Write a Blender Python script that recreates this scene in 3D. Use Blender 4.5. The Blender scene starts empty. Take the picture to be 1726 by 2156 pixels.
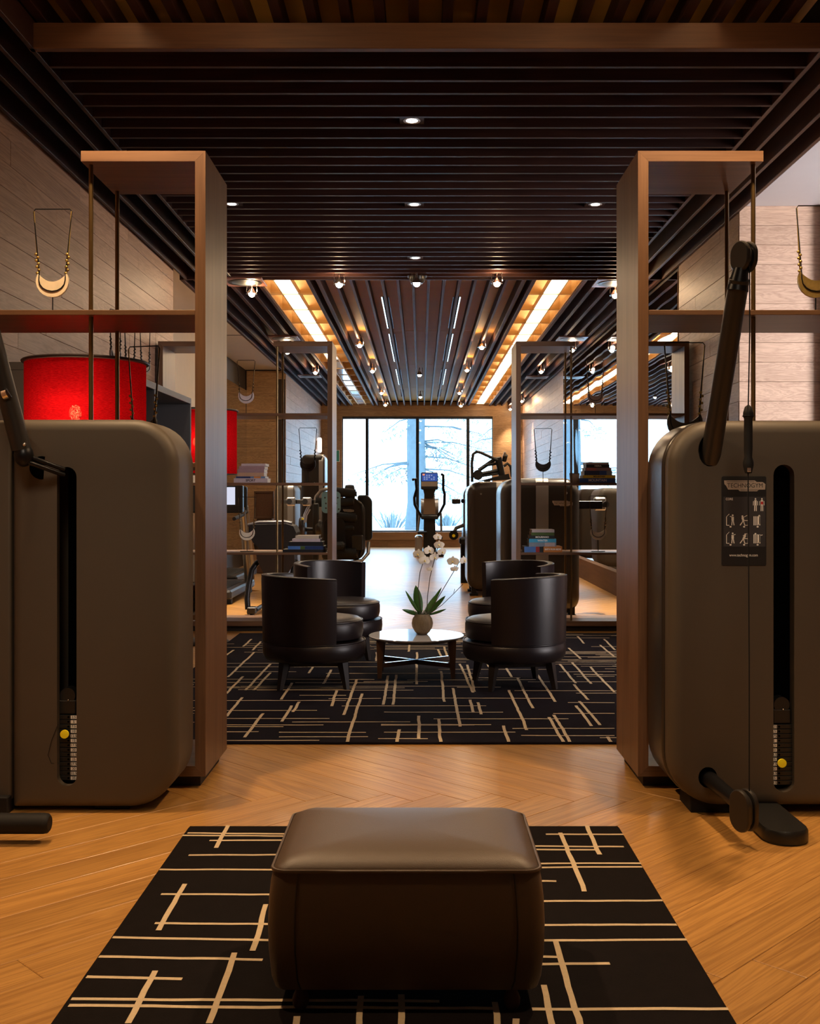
import bpy, math, random
from mathutils import Vector, Matrix
R = math.radians
PI = math.pi
rnd = random.Random(7)

# ------------------------------------------------------------------ camera
F, CX, CY, EYE = 2250.0, 886.0, 1045.0, 1.22      # focal length in pixels, vanishing point, eye height
scene = bpy.context.scene
COL = scene.collection
cam_data = bpy.data.cameras.new('camera')
cam = bpy.data.objects.new('camera', cam_data)
COL.objects.link(cam)
cam.location = (0, 0, EYE)
cam.rotation_euler = (PI / 2, 0, 0)
cam_data.sensor_fit = 'VERTICAL'
cam_data.sensor_height = 36.0
cam_data.sensor_width = 36.0 * 1726 / 2156
cam_data.lens = F / 2156 * 36.0
cam_data.shift_x = -(CX - 863) / 2156
cam_data.shift_y = -(1078 - CY) / 2156
cam_data.clip_start = 0.05
cam_data.clip_end = 300
scene.camera = cam

# ------------------------------------------------------------------ world, exposure
world = bpy.data.worlds.new('sky')
scene.world = world
world.use_nodes = True
bg = world.node_tree.nodes['Background']
bg.inputs['Color'].default_value = (0.52, 0.77, 1.0, 1)
bg.inputs['Strength'].default_value = 9.0
vs = scene.view_settings
vs.view_transform = 'Standard'
vs.look = 'None'
vs.exposure = 0.0
vs.gamma = 1.0
vs.use_curve_mapping = False

# ------------------------------------------------------------------ large lights
WARM = (1.0, 0.66, 0.36)
WARM2 = (1.0, 0.80, 0.58)
COOL = (0.72, 0.86, 1.0)

def area_light(name, loc, rot, sx, sy, power, color, portal=False):
    d = bpy.data.lights.new(name, 'AREA')
    d.shape = 'RECTANGLE'; d.size = sx; d.size_y = sy
    d.energy = power; d.color = color
    o = bpy.data.objects.new(name, d); COL.objects.link(o)
    o.location = loc; o.rotation_euler = rot
    if portal:
        d.cycles.is_portal = True
    return o

def spot_light(name, loc, target, power, angle, color, blend=0.6, radius=0.04):
    d = bpy.data.lights.new(name, 'SPOT')
    d.energy = power; d.color = color; d.spot_size = R(angle); d.spot_blend = blend
    d.shadow_soft_size = radius
    o = bpy.data.objects.new(name, d); COL.objects.link(o)
    o.location = loc
    o.rotation_euler = (Vector(target) - Vector(loc)).to_track_quat('-Z', 'Y').to_euler()
    return o

def point_light(name, loc, power, color, radius=0.03):
    d = bpy.data.lights.new(name, 'POINT')
    d.energy = power; d.color = color; d.shadow_soft_size = radius
    o = bpy.data.objects.new(name, d); COL.objects.link(o)
    o.location = loc
    return o

# daylight enters by the end window (portal for the sky); the annex gets added fill lights
area_light('window_portal', (-0.08, 26.05, 1.74), (R(-90), 0, 0), 3.7, 2.8, 1, COOL, portal=True)
al = area_light('annex_wall_fill', (6.2, 5.2, 1.9), (Vector((2.95, 8.2, 1.9)) - Vector((6.2, 5.2, 1.9))).to_track_quat('-Z', 'Y').to_euler(), 2.6, 3.0, 120, (1.0, 0.92, 0.93))  # added area light brightening the annex wall, no window behind it
al.data.spread = R(75)
spot_light('annex_ceiling_fill', (4.6, 6.4, 2.2), (4.4, 6.4, 3.5), 130, 130, (0.93, 0.92, 1.0), 0.5, 0.2)  # added unseen up-light that brightens the annex ceiling, no fitting modelled
# ceiling spots of the near zone (tungsten)
for sx in (-1, 1):
    spot_light('near_spot_light', (1.30 * sx, 4.03, 3.5), (1.25 * sx, 4.0, 0), 250, 130, WARM)
    spot_light('near_spot_light', (1.35 * sx, 2.3, 3.5), (1.45 * sx, 2.5, 0), 165, 58, WARM)
    point_light('beam_lamp_light', (1.42 * sx, 4.72, 3.60), 2.6, WARM, 0.03)
    point_light('near_ceiling_fill', (0.75 * sx, 4.25, 3.44), 11, WARM, 0.05)  # added omni fill for the brass gaps and beam, no fitting here
spot_light('near_spot_light', (0, 3.1, 3.5), (0, 3.1, 0), 40, 75, WARM)

for sx in (-1, 1):
    spot_light('machine_fill_light', (0.75 * sx, 0.8, 3.35), (1.42 * sx, 4.1, 0.95), 215, 27, (1.0, 0.80, 0.58), 0.9, 0.45)  # added front fill on the two machines from behind the camera

# ------------------------------------------------------------------ helpers
def PX(px, py, Y):
    return Vector(((px - CX) * Y / F, Y, EYE - (py - CY) * Y / F))

def FL(px, py, z=0.0):
    Y = F * (EYE - z) / (py - CY)
    return Vector(((px - CX) * Y / F, Y, z))

def CE(px, py, z):
    Y = F * (z - EYE) / (CY - py)
    return Vector(((px - CX) * Y / F, Y, z))

class MB:
    """collects shapes into one mesh"""
    def __init__(s):
        s.v = []; s.f = []
    def add(s, vs_, fs_):
        n = len(s.v)
        s.v += [tuple(p) for p in vs_]
        s.f += [tuple(i + n for i in f) for f in fs_]
        return s
    def box(s, x0, x1, y0, y1, z0, z1, M=None):
        p = [(x0, y0, z0), (x1, y0, z0), (x1, y1, z0), (x0, y1, z0), (x0, y0, z1), (x1, y0, z1), (x1, y1, z1), (x0, y1, z1)]
        if M: p = [M @ Vector(q) for q in p]
        return s.add(p, [(0, 3, 2, 1), (4, 5, 6, 7), (0, 1, 5, 4), (1, 2, 6, 5), (2, 3, 7, 6), (3, 0, 4, 7)])
    def bbox(s, x0, x1, y0, y1, z0, z1, b=0.004, M=None):
        """box with chamfered edges"""
        p = []; f = []
        xs = (x0, x1); ys = (y0, y1); zs = (z0, z1)
        idx = {}
        for i in range(2):
            for j in range(2):
                for k in range(2):
                    sx = b if i == 0 else -b; sy = b if j == 0 else -b; sz = b if k == 0 else -b
                    for ax in range(3):
                        q = [xs[i] + sx, ys[j] + sy, zs[k] + sz]
                        q[ax] = (xs[i], ys[j], zs[k])[ax]
                        idx[(i, j, k, ax)] = len(p); p.append(q)
        g = lambda i, j, k, a: idx[(i, j, k, a)]
        f += [(g(0,0,0,0), g(0,0,1,0), g(0,1,1,0), g(0,1,0,0)), (g(1,0,0,0), g(1,1,0,0), g(1,1,1,0), g(1,0,1,0)),
              (g(0,0,0,1), g(1,0,0,1), g(1,0,1,1), g(0,0,1,1)), (g(0,1,0,1), g(0,1,1,1), g(1,1,1,1), g(1,1,0,1)),
              (g(0,0,0,2), g(0,1,0,2), g(1,1,0,2), g(1,0,0,2)), (g(0,0,1,2), g(1,0,1,2), g(1,1,1,2), g(0,1,1,2))]
        for j in range(2):
            for k in range(2):
                f.append((g(0,j,k,1), g(1,j,k,1), g(1,j,k,2), g(0,j,k,2)))
        for i in range(2):
            for k in range(2):
                f.append((g(i,0,k,0), g(i,1,k,0), g(i,1,k,2), g(i,0,k,2)))
        for i in range(2):
            for j in range(2):
                f.append((g(i,j,0,0), g(i,j,1,0), g(i,j,1,1), g(i,j,0,1)))
        for i in range(2):
            for j in range(2):
                for k in range(2):
                    f.append((g(i,j,k,0), g(i,j,k,1), g(i,j,k,2)))
        if M: p = [M @ Vector(q) for q in p]
        return s.add(p, f)
    def cyl(s, p0, p1, r0, r1=None, n=16, cap=True):
        r1 = r0 if r1 is None else r1
        p0 = Vector(p0); p1 = Vector(p1); d = (p1 - p0).normalized()
        a = d.orthogonal().normalized(); b = d.cross(a)
        vs_ = []
        for p, r in ((p0, r0), (p1, r1)):
            for i in range(n):
                t = 2 * PI * i / n
                vs_.append(p + a * (r * math.cos(t)) + b * (r * math.sin(t)))
        fs = [(i, (i + 1) % n, n + (i + 1) % n, n + i) for i in range(n)]
        if cap: fs += [tuple(range(n))[::-1], tuple(range(n, 2 * n))]
        return s.add(vs_, fs)
    def tube(s, pts, r, n=8, closed=False, cap=True):
        pts = [Vector(p) for p in pts]; m = len(pts)
        rad = r if isinstance(r, (list, tuple)) else [r] * m
        vs_ = []; a = None
        for i, p in enumerate(pts):
            if closed: d = pts[(i + 1) % m] - pts[i - 1]
            elif i == 0: d = pts[1] - p
            elif i == m - 1: d = p - pts[i - 1]
            else: d = pts[i + 1] - pts[i - 1]
            d = d.normalized() if d.length > 1e-9 else Vector((0, 0, 1))
            if a is None: a = d.orthogonal().normalized()
            a = (a - d * a.dot(d))
            a = a.normalized() if a.length > 1e-6 else d.orthogonal().normalized()
            b = d.cross(a)
            for j in range(n):
                t = 2 * PI * j / n
                vs_.append(p + a * (rad[i] * math.cos(t)) + b * (rad[i] * math.sin(t)))
        fs = []
        for i in range(m if closed else m - 1):
            k = (i + 1) % m
            for j in range(n):
                fs.append((i * n + j, i * n + (j + 1) % n, k * n + (j + 1) % n, k * n + j))
        if cap and not closed:
            fs += [tuple(range(n))[::-1], tuple(range((m - 1) * n, m * n))]
        return s.add(vs_, fs)
    def lathe(s, prof, n=32, c=(0, 0, 0), M=None):
        vs_ = []; m = len(prof)
        for r, z in prof:
            for i in range(n):
                t = 2 * PI * i / n
                q = Vector((c[0] + r * math.cos(t), c[1] + r * math.sin(t), c[2] + z))
                vs_.append(M @ q if M else q)
        fs = []
        for k in range(m - 1):
            for i in range(n):
                fs.append((k * n + i, k * n + (i + 1) % n, (k + 1) * n + (i + 1) % n, (k + 1) * n + i))
        if prof[0][0] > 1e-6: fs.append(tuple(range(n))[::-1])
        if prof[-1][0] > 1e-6: fs.append(tuple(range((m - 1) * n, m * n)))
        return s.add(vs_, fs)
    def ball(s, c, rx, ry=None, rz=None, n=14, m=8):
        ry = rx if ry is None else ry; rz = rx if rz is None else rz
        prof = []
        vs_ = []; fs = []
        for k in range(m + 1):
            t = PI * k / m - PI / 2
            for i in range(n):
                u = 2 * PI * i / n
                vs_.append((c[0] + rx * math.cos(t) * math.cos(u), c[1] + ry * math.cos(t) * math.sin(u), c[2] + rz * math.sin(t)))
        for k in range(m):
            for i in range(n):
                fs.append((k * n + i, k * n + (i + 1) % n, (k + 1) * n + (i + 1) % n, (k + 1) * n + i))
        return s.add(vs_, fs)
    def loft(s, loops, cap0=True, cap1=True):
        n = len(loops[0]); vs_ = [p for l in loops for p in l]; fs = []
        for k in range(len(loops) - 1):
            for i in range(n):
                fs.append((k * n + i, k * n + (i + 1) % n, (k + 1) * n + (i + 1) % n, (k + 1) * n + i))
        if cap0: fs.append(tuple(range(n))[::-1])
        if cap1: fs.append(tuple(range((len(loops) - 1) * n, len(loops) * n)))
        return s.add(vs_, fs)
    def prism(s, poly, y0, y1, M=None):
        """polygon in x,z pushed along y"""
        a = [Vector((x, y0, z)) for x, z in poly]; b = [Vector((x, y1, z)) for x, z in poly]
        if M: a = [M @ q for q in a]; b = [M @ q for q in b]
        return s.loft([a, b])
    def mesh(s, name, smooth=None):
        me = bpy.data.meshes.new(name)
        me.from_pydata(s.v, [], s.f)
        me.validate()
        import bmesh
        bm = bmesh.new(); bm.from_mesh(me)
        bmesh.ops.remove_doubles(bm, verts=bm.verts, dist=1e-6)
        bmesh.ops.recalc_face_normals(bm, faces=bm.faces)
        bm.to_mesh(me); bm.free()
        if smooth:
            me.shade_smooth(); me.set_sharp_from_angle(angle=R(smooth))
        return me

def obj(name, mb, mat, parent=None, smooth=None, origin=None):
    """one mesh object. with origin given (or a parent built with thing()), coordinates are world ones."""
    me = mb if isinstance(mb, bpy.types.Mesh) else mb.mesh(name, smooth)
    o = bpy.data.objects.new(name, me)
    COL.objects.link(o)
    if mat is not None and not me.materials: me.materials.append(mat)
    if parent is not None: o.parent = parent
    org = None
    if origin is not None: org = Vector(origin)
    if org is not None:
        me.transform(Matrix.Translation(-org)); o.location = org
    return o

def tag(o, label=None, cat=None, group=None, kind=None):
    if label: o['label'] = label
    if cat: o['category'] = cat
    if group: o['group'] = group
    if kind: o['kind'] = kind
    return o

def thing(name, label, cat, loc=(0, 0, 0), rz=0.0, group=None):
    o = bpy.data.objects.new(name, None)
    o.empty_display_size = 0.1
    COL.objects.link(o)
    o.location = loc; o.rotation_euler = (0, 0, rz)
    return tag(o, label, cat, group)

def wpart(name, mb, mat, root, smooth=None):
    """part given in world coordinates, root an unrotated thing"""
    me = mb.mesh(name, smooth) if isinstance(mb, MB) else mb
    me.transform(Matrix.Translation(-root.location))
    return obj(name, me, mat, root)

def sub(name, mb, mat, part, root, smooth=None):
    """sub-part: same frame as its part (part sits at the thing's origin)"""
    me = mb.mesh(name, smooth) if isinstance(mb, MB) else mb
    me.transform(Matrix.Translation(-root.location))
    return obj(name, me, mat, part)

def kids(o): return [c for c in bpy.data.objects if c.parent == o]

def copy_tree(o, parent=None):
    c = o.copy(); COL.objects.link(c)
    c.parent = parent
    for ch in KIDS.get(o.name, []): copy_tree(ch, c)
    return c
KIDS = {}
def note_kids(o):
    ch = kids(o); KIDS[o.name] = ch
    for c in ch: note_kids(c)

def text_mesh(txt, size, bold=0.0, extrude=0.0, sx=1.0):
    cu = bpy.data.curves.new('text', 'FONT')
    cu.body = txt; cu.size = size; cu.align_x = 'CENTER'; cu.align_y = 'CENTER'
    cu.offset = bold; cu.extrude = extrude
    to = bpy.data.objects.new('text', cu); COL.objects.link(to)
    dg = bpy.context.evaluated_depsgraph_get()
    me = bpy.data.meshes.new_from_object(to.evaluated_get(dg))
    bpy.data.objects.remove(to); bpy.data.curves.remove(cu)
    me.transform(Matrix.Scale(sx, 4, (1, 0, 0)))
    return me                                         # in the local xy plane

UP = Matrix.Rotation(R(90), 4, 'X')                   # text plane -> faces -Y, upright

# ------------------------------------------------------------------ materials
def new_mat(name):
    m = bpy.data.materials.new(name); m.use_nodes = True
    nt = m.node_tree; b = nt.nodes['Principled BSDF']
    return m, nt, b

def flat(name, col, rough=0.5, metal=0.0, coat=0.0, bump=0.0, bscale=300.0, var=0.0, vscale=8.0, spec=0.5, sheen=0.0):
    m, nt, b = new_mat(name)
    b.inputs['Base Color'].default_value = (*col, 1)
    b.inputs['Roughness'].default_value = rough
    b.inputs['Metallic'].default_value = metal
    b.inputs['Coat Weight'].default_value = coat
    b.inputs['Specular IOR Level'].default_value = spec
    if sheen: b.inputs['Sheen Weight'].default_value = sheen
    tc = nt.nodes.new('ShaderNodeTexCoord')
    nz = nt.nodes.new('ShaderNodeTexNoise'); nz.inputs['Scale'].default_value = vscale; nz.inputs['Detail'].default_value = 4
    nt.links.new(tc.outputs['Object'], nz.inputs['Vector'])
    mx = nt.nodes.new('ShaderNodeMix'); mx.data_type = 'RGBA'
    k = max(0.0, 1 - var)
    mx.inputs['A'].default_value = (col[0] * k, col[1] * k, col[2] * k, 1)
    k = 1 + var
    mx.inputs['B'].default_value = (min(1, col[0] * k), min(1, col[1] * k), min(1, col[2] * k), 1)
    nt.links.new(nz.outputs['Fac'], mx.inputs['Factor'])
    nt.links.new(mx.outputs['Result'], b.inputs['Base Color'])
    if bump:
        n2 = nt.nodes.new('ShaderNodeTexNoise'); n2.inputs['Scale'].default_value = bscale; n2.inputs['Detail'].default_value = 3
        nt.links.new(tc.outputs['Object'], n2.inputs['Vector'])
        bp = nt.nodes.new('ShaderNodeBump'); bp.inputs['Strength'].default_value = bump; bp.inputs['Distance'].default_value = 0.002
        nt.links.new(n2.outputs['Fac'], bp.inputs['Height'])
        nt.links.new(bp.outputs['Normal'], b.inputs['Normal'])
    return m

def wood(name, dark, light, axis='x', rough=0.45, scale=1.0, coat=0.0, var=0.25, contrast=1.0, rings=0.0, bump=0.15, spec=0.5):
    m, nt, b = new_mat(name)
    b.inputs['Specular IOR Level'].default_value = spec
    L = nt.links.new; N = nt.nodes.new
    tc = N('ShaderNodeTexCoord'); oi = N('ShaderNodeObjectInfo')
    mp = N('ShaderNodeMapping')
    s = {'x': (1.1, 11, 11), 'y': (11, 1.1, 11), 'z': (11, 11, 1.1)}[axis]
    mp.inputs['Scale'].default_value = tuple(q * scale for q in s)
    mul = N('ShaderNodeMath'); mul.operation = 'MULTIPLY'; mul.inputs[1].default_value = 73.0
    L(oi.outputs['Random'], mul.inputs[0])
    cb = N('ShaderNodeCombineXYZ')
    for i in range(3): L(mul.outputs[0], cb.inputs[i])
    L(tc.outputs['Object'], mp.inputs['Vector']); 
    ad = N('ShaderNodeVectorMath'); ad.operation = 'ADD'
    L(mp.outputs['Vector'], ad.inputs[0]); L(cb.outputs['Vector'], ad.inputs[1])
    n1 = N('ShaderNodeTexNoise'); n1.inputs['Scale'].default_value = 1.0; n1.inputs['Detail'].default_value = 5; n1.inputs['Roughness'].default_value = 0.55
    n1.inputs['Distortion'].default_value = 0.5
    L(ad.outputs['Vector'], n1.inputs['Vector'])
    # growth rings: bands of the slow noise
    m1 = N('ShaderNodeMath'); m1.operation = 'MULTIPLY'; m1.inputs[1].default_value = 13.0
    L(n1.outputs['Fac'], m1.inputs[0])
    fr = N('ShaderNodeMath'); fr.operation = 'PINGPONG'; fr.inputs[1].default_value = 0.5
    L(m1.outputs[0], fr.inputs[0])
    pw = N('ShaderNodeMath'); pw.operation = 'MULTIPLY'; pw.inputs[1].default_value = 2.0
    L(fr.outputs[0], pw.inputs[0])
    # fine streaks
    sc = N('ShaderNodeVectorMath'); sc.operation = 'MULTIPLY'
    sc.inputs[1].default_value = {'x': (2, 9, 9), 'y': (9, 2, 9), 'z': (9, 9, 2)}[axis]
    L(ad.outputs['Vector'], sc.inputs[0])
    n2 = N('ShaderNodeTexNoise'); n2.inputs['Scale'].default_value = 1.0; n2.inputs['Detail'].default_value = 3
    L(sc.outputs['Vector'], n2.inputs['Vector'])
    mix = N('ShaderNodeMix'); mix.data_type = 'FLOAT'; mix.inputs['Factor'].default_value = rings
    L(n1.outputs['Fac'], mix.inputs['A']); L(pw.outputs[0], mix.inputs['B'])
    mx2 = N('ShaderNodeMix'); mx2.data_type = 'FLOAT'; mx2.inputs['Factor'].default_value = 0.35
    L(mix.outputs['Result'], mx2.inputs['A']); L(n2.outputs['Fac'], mx2.inputs['B'])
    cr = N('ShaderNodeValToRGB')
    cr.color_ramp.elements[0].position = 0.5 - 0.22 * contrast; cr.color_ramp.elements[0].color = (*dark, 1)
    cr.color_ramp.elements[1].position = 0.5 + 0.2 * contrast; cr.color_ramp.elements[1].color = (*light, 1)
    L(mx2.outputs['Result'], cr.inputs['Fac'])
    # plank-to-plank variation
    hv = N('ShaderNodeHueSaturation')
    mr = N('ShaderNodeMapRange'); mr.inputs['To Min'].default_value = 1 - var; mr.inputs['To Max'].default_value = 1 + var
    L(oi.outputs['Random'], mr.inputs['Value']); L(mr.outputs['Result'], hv.inputs['Value'])
    L(cr.outputs['Color'], hv.inputs['Color']); L(hv.outputs['Color'], b.inputs['Base Color'])
    b.inputs['Roughness'].default_value = rough
    b.inputs['Coat Weight'].default_value = coat
    b.inputs['Coat Roughness'].default_value = 0.2
    if bump:
        bp = N('ShaderNodeBump'); bp.inputs['Strength'].default_value = bump; bp.inputs['Distance'].default_value = 0.001
        L(mx2.outputs['Result'], bp.inputs['Height']); L(bp.outputs['Normal'], b.inputs['Normal'])
    return m

def emit(name, col, strength, base=0.8):
    m, nt, b = new_mat(name)
    b.inputs['Base Color'].default_value = (base, base, base, 1)
    b.inputs['Emission Color'].default_value = (*col, 1)
    b.inputs['Emission Strength'].default_value = strength
    return m

M = {}
for ax in 'xyz':
    M['walnut_' + ax] = wood('walnut_' + ax, (0.085, 0.040, 0.020), (0.20, 0.106, 0.056), ax, 0.42, 1.3, var=0.12)
    M['slat_' + ax] = wood('dark_slat_' + ax, (0.017, 0.006, 0.005), (0.050, 0.020, 0.014), ax, 0.5, 1.2, var=0.2, spec=0.2)
    M['beam_' + ax] = wood('beam_walnut_' + ax, (0.055, 0.022, 0.010), (0.13, 0.056, 0.023), ax, 0.55, 1.2, var=0.1)
M['gym_slat'] = wood('gym_slat_wood', (0.030, 0.013, 0.010), (0.075, 0.036, 0.028), 'y', 0.6, 1.2, var=0.15, spec=0.07)
M['oak_floor'] = wood('oak_floor', (0.24, 0.105, 0.024), (0.56, 0.295, 0.080), 'x', 0.36, 1.0, coat=0.15, var=0.10, rings=0.45, bump=0.08, contrast=1.5)
M['oak_base'] = wood('oak_floor_far', (0.24, 0.12, 0.045), (0.50, 0.28, 0.12), 'x', 0.33, 0.8, coat=0.15, var=0.0, rings=0.3)
M['oak_wall'] = wood('oak_wall_grey', (0.22, 0.115, 0.070), (0.40, 0.235, 0.150), 'x', 0.5, 1.0, var=0.13, rings=0.4)
M['oak_warm'] = wood('oak_wall_warm', (0.22, 0.115, 0.050), (0.44, 0.26, 0.125), 'x', 0.5, 1.0, var=0.10, rings=0.4)
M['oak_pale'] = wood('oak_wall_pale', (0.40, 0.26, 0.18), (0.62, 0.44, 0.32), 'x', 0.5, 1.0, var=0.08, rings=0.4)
M['oak_gap'] = flat('oak_gap', (0.03, 0.018, 0.012), 0.8)
M['crate_oak'] = wood('crate_oak', (0.52, 0.32, 0.13), (0.74, 0.50, 0.24), 'x', 0.5, 1.2, var=0.05)
M['gold_panel'] = flat('gold_panel', (0.33, 0.155, 0.030), 0.7, 0.0, var=0.12, vscale=3, spec=0.1)
M['gold_near_lit'] = flat('gold_panel_lit', (0.60, 0.36, 0.08), 0.45, 0.3, var=0.15, vscale=3)  # lighter copy of gold_panel, bounce light put into the colour
M['dark_void'] = flat('dark_void', (0.012, 0.006, 0.005), 0.9)
M['plaster'] = flat('plaster', (0.62, 0.55, 0.47), 0.85, var=0.04)
M['white_ceiling'] = flat('white_ceiling', (0.80, 0.80, 0.82), 0.85, var=0.02)
M['plinth'] = flat('plinth_black', (0.012, 0.008, 0.007), 0.6)
M['brass'] = flat('bronze_rod', (0.20, 0.13, 0.055), 0.35, 0.9, var=0.15, vscale=20)
M['black_metal'] = flat('black_metal', (0.012, 0.012, 0.014), 0.35, 0.6)
M['gun_metal'] = flat('gun_metal', (0.055, 0.050, 0.045), 0.38, 0.7)
M['chrome'] = flat('chrome', (0.75, 0.75, 0.78), 0.12, 1.0)
M['steel'] = flat('brushed_steel', (0.42, 0.40, 0.38), 0.35, 0.9)
M['taupe'] = flat('taupe_shell', (0.072, 0.055, 0.038), 0.55, bump=0.08, bscale=900, var=0.04)
M['taupe_dark'] = flat('dark_shell', (0.024, 0.019, 0.016), 0.30, bump=0.03, bscale=900, var=0.05)
M['shell_glossy'] = flat('brown_gloss_shell', (0.040, 0.030, 0.025), 0.24, 0.2, var=0.05)
M['black_plastic'] = flat('black_plastic', (0.010, 0.010, 0.010), 0.38, var=0.1)
M['black_rubber'] = flat('black_rubber', (0.009, 0.008, 0.008), 0.65, spec=0.25, bump=0.1, bscale=600)
M['slot_shade'] = flat('slot_shade', (0.0012, 0.0012, 0.0012), 0.9, spec=0.0)  # shade inside slots and holes put into the colour, no gloss
M['leather_brown'] = flat('leather_brown', (0.075, 0.048, 0.032), 0.45, bump=0.25, bscale=420, var=0.1, vscale=5)
M['leather_dark'] = flat('leather_dark', (0.0090, 0.0056, 0.0075), 0.35, bump=0.2, bscale=420, var=0.1, vscale=5)
M['leg_black'] = flat('leg_black', (0.010, 0.007, 0.006), 0.4)
M['rug_dark'] = flat('rug_dark', (0.0075, 0.0052, 0.0050), 0.95, bump=0.9, bscale=500, var=0.35, vscale=30, spec=0.1)
M['rug_navy'] = flat('rug_navy', (0.0085, 0.0065, 0.0110), 0.95, bump=0.9, bscale=500, var=0.35, vscale=30, spec=0.1)
M['rug_cream'] = flat('rug_cream', (0.58, 0.46, 0.31), 0.95, spec=0.1, bump=0.9, bscale=500, var=0.15, vscale=60)
M['marble'] = flat('marble_white', (0.72, 0.70, 0.70), 0.08, coat=0.4, var=0.12, vscale=6)
M['yellow'] = flat('yellow_knob', (0.95, 0.80, 0.015), 0.4)
M['plate_black'] = flat('label_black', (0.012, 0.012, 0.013), 0.4)
M['plate_grey'] = flat('label_charcoal', (0.035, 0.033, 0.037), 0.5)
M['print_white'] = flat('print_white', (0.86, 0.83, 0.76), 0.5)
M['print_black'] = flat('print_black', (0.01, 0.01, 0.01), 0.5)
M['print_red'] = flat('print_red', (0.55, 0.03, 0.03), 0.5)
M['logo_silver'] = flat('logo_silver', (0.50, 0.42, 0.35), 0.4, 0.3)
M['ivory'] = flat('ivory_shell', (0.72, 0.62, 0.46), 0.45, var=0.2, vscale=30)
M['pink_stone'] = flat('pale_stone', (0.55, 0.45, 0.42), 0.45, var=0.25, vscale=40)
M['gold'] = flat('old_gold', (0.42, 0.30, 0.10), 0.42, 0.8, var=0.4, vscale=40)
M['bronze_dark'] = flat('dark_bronze', (0.055, 0.045, 0.035), 0.4, 0.6, var=0.5, vscale=40)
M['silver'] = flat('old_silver', (0.45, 0.46, 0.48), 0.3, 0.9, var=0.3, vscale=40)
M['pot'] = wood('ribbed_pot', (0.16, 0.11, 0.060), (0.40, 0.30, 0.18), 'z', 0.55, 4.0, var=0.0)
M['leaf'] = flat('leaf_green', (0.055, 0.16, 0.035), 0.35, var=0.3, vscale=15)
M['stem'] = flat('stem_brown', (0.07, 0.045, 0.025), 0.6)
M['moss'] = flat('moss_grey', (0.16, 0.18, 0.12), 0.9)
M['petal'] = flat('petal_white', (0.95, 0.93, 0.90), 0.5)
m = M['petal']; nt = m.node_tree; tlp = nt.nodes.new('ShaderNodeBsdfTranslucent'); tlp.inputs['Color'].default_value = (0.86, 0.84, 0.80, 1)
msp = nt.nodes.new('ShaderNodeMixShader'); msp.inputs['Fac'].default_value = 0.62
nt.links.new(nt.nodes['Principled BSDF'].outputs[0], msp.inputs[1]); nt.links.new(tlp.outputs[0], msp.inputs[2]); nt.links.new(msp.outputs[0], nt.nodes['Material Output'].inputs['Surface'])
M['petal_core'] = flat('petal_core', (0.75, 0.62, 0.25), 0.5)
M['cabinet_edge'] = flat('cabinet_grey', (0.085, 0.082, 0.085), 0.5)
M['cabinet_wood'] = wood('cabinet_wood', (0.10, 0.055, 0.045), (0.20, 0.125, 0.105), 'z', 0.45, 1.2, var=0.05)
M['cabinet_dark'] = flat('cabinet_dark', (0.018, 0.011, 0.008), 0.6)
M['lamp_rim'] = flat('lamp_rim', (0.02, 0.012, 0.012), 0.5)
M['pages'] = flat('pages', (0.62, 0.55, 0.44), 0.8, var=0.1, vscale=200)
M['snow'] = flat('snow', (0.88, 0.92, 0.95), 0.8, var=0.05, vscale=1)
M['bark_hazed'] = flat('bark_hazed', (0.075, 0.105, 0.125), 0.9, bump=0.6, bscale=20, var=0.3)  # blue tint is outdoor haze put into the bark colour
M['foliage'] = flat('foliage_hazed', (0.17, 0.22, 0.25), 0.9, var=0.3)  # pale blue is outdoor haze put into the needle and twig colour
M['frame_black'] = flat('window_frame', (0.02, 0.022, 0.026), 0.4, 0.4)
M['window_wood'] = wood('window_trim_wood', (0.17, 0.08, 0.032), (0.30, 0.16, 0.07), 'x', 0.5, 1.0, var=0.05)
M['base_wood'] = wood('base_ledge_wood', (0.10, 0.045, 0.018), (0.17, 0.082, 0.034), 'y', 0.6, 1.0, var=0.0, spec=0.2)
M['door_wood'] = wood('door_dark_red', (0.060, 0.020, 0.022), (0.13, 0.05, 0.05), 'z', 0.4, 1.0, var=0.05)
M['bulb'] = emit('bulb_glow', (1.0, 0.80, 0.55), 60.0)
M['lamp_bulb'] = emit('lamp_bulb_glow', (1.0, 0.62, 0.22), 30.0)
M['bulb_cold'] = emit('bulb_cold_glow', (0.75, 0.88, 1.0), 30.0)
M['strip'] = emit('light_panel', (1.0, 0.88, 0.66), 9.0)
M['strip_off'] = flat('light_panel_off', (0.55, 0.60, 0.66), 0.15, coat=0.5)
M['lens'] = emit('downlight_lens', (1.0, 0.93, 0.88), 12.0)
M['exit_green'] = emit('exit_green', (0.01, 0.22, 0.10), 0.25, 0.02)
M['screen_blue'] = emit('console_screen', (0.03, 0.09, 0.40), 0.8, 0.01)
M['screen_dot'] = emit('screen_marks', (0.45, 0.55, 0.9), 0.6, 0.01)
M['screen_red'] = emit('screen_marks_orange', (1.0, 0.30, 0.12), 1.0, 0.01)
M['screen_pale'] = emit('treadmill_screen', (0.75, 0.78, 0.95), 0.9, 0.02)
M['tablet_blue'] = flat('pale_blue_panel', (0.20, 0.42, 0.56), 0.3, 0.2, coat=0.3)
M['speaker_grille'] = flat('speaker_grille', (0.035, 0.040, 0.036), 0.45, 0.5)
M['speaker_plate'] = wood('speaker_plate', (0.10, 0.04, 0.03), (0.20, 0.085, 0.06), 'x', 0.35, 1.0)
M['rattan'] = flat('rattan', (0.11, 0.045, 0.018), 0.7, bump=0.8, bscale=120, var=0.5, vscale=60)

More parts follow.
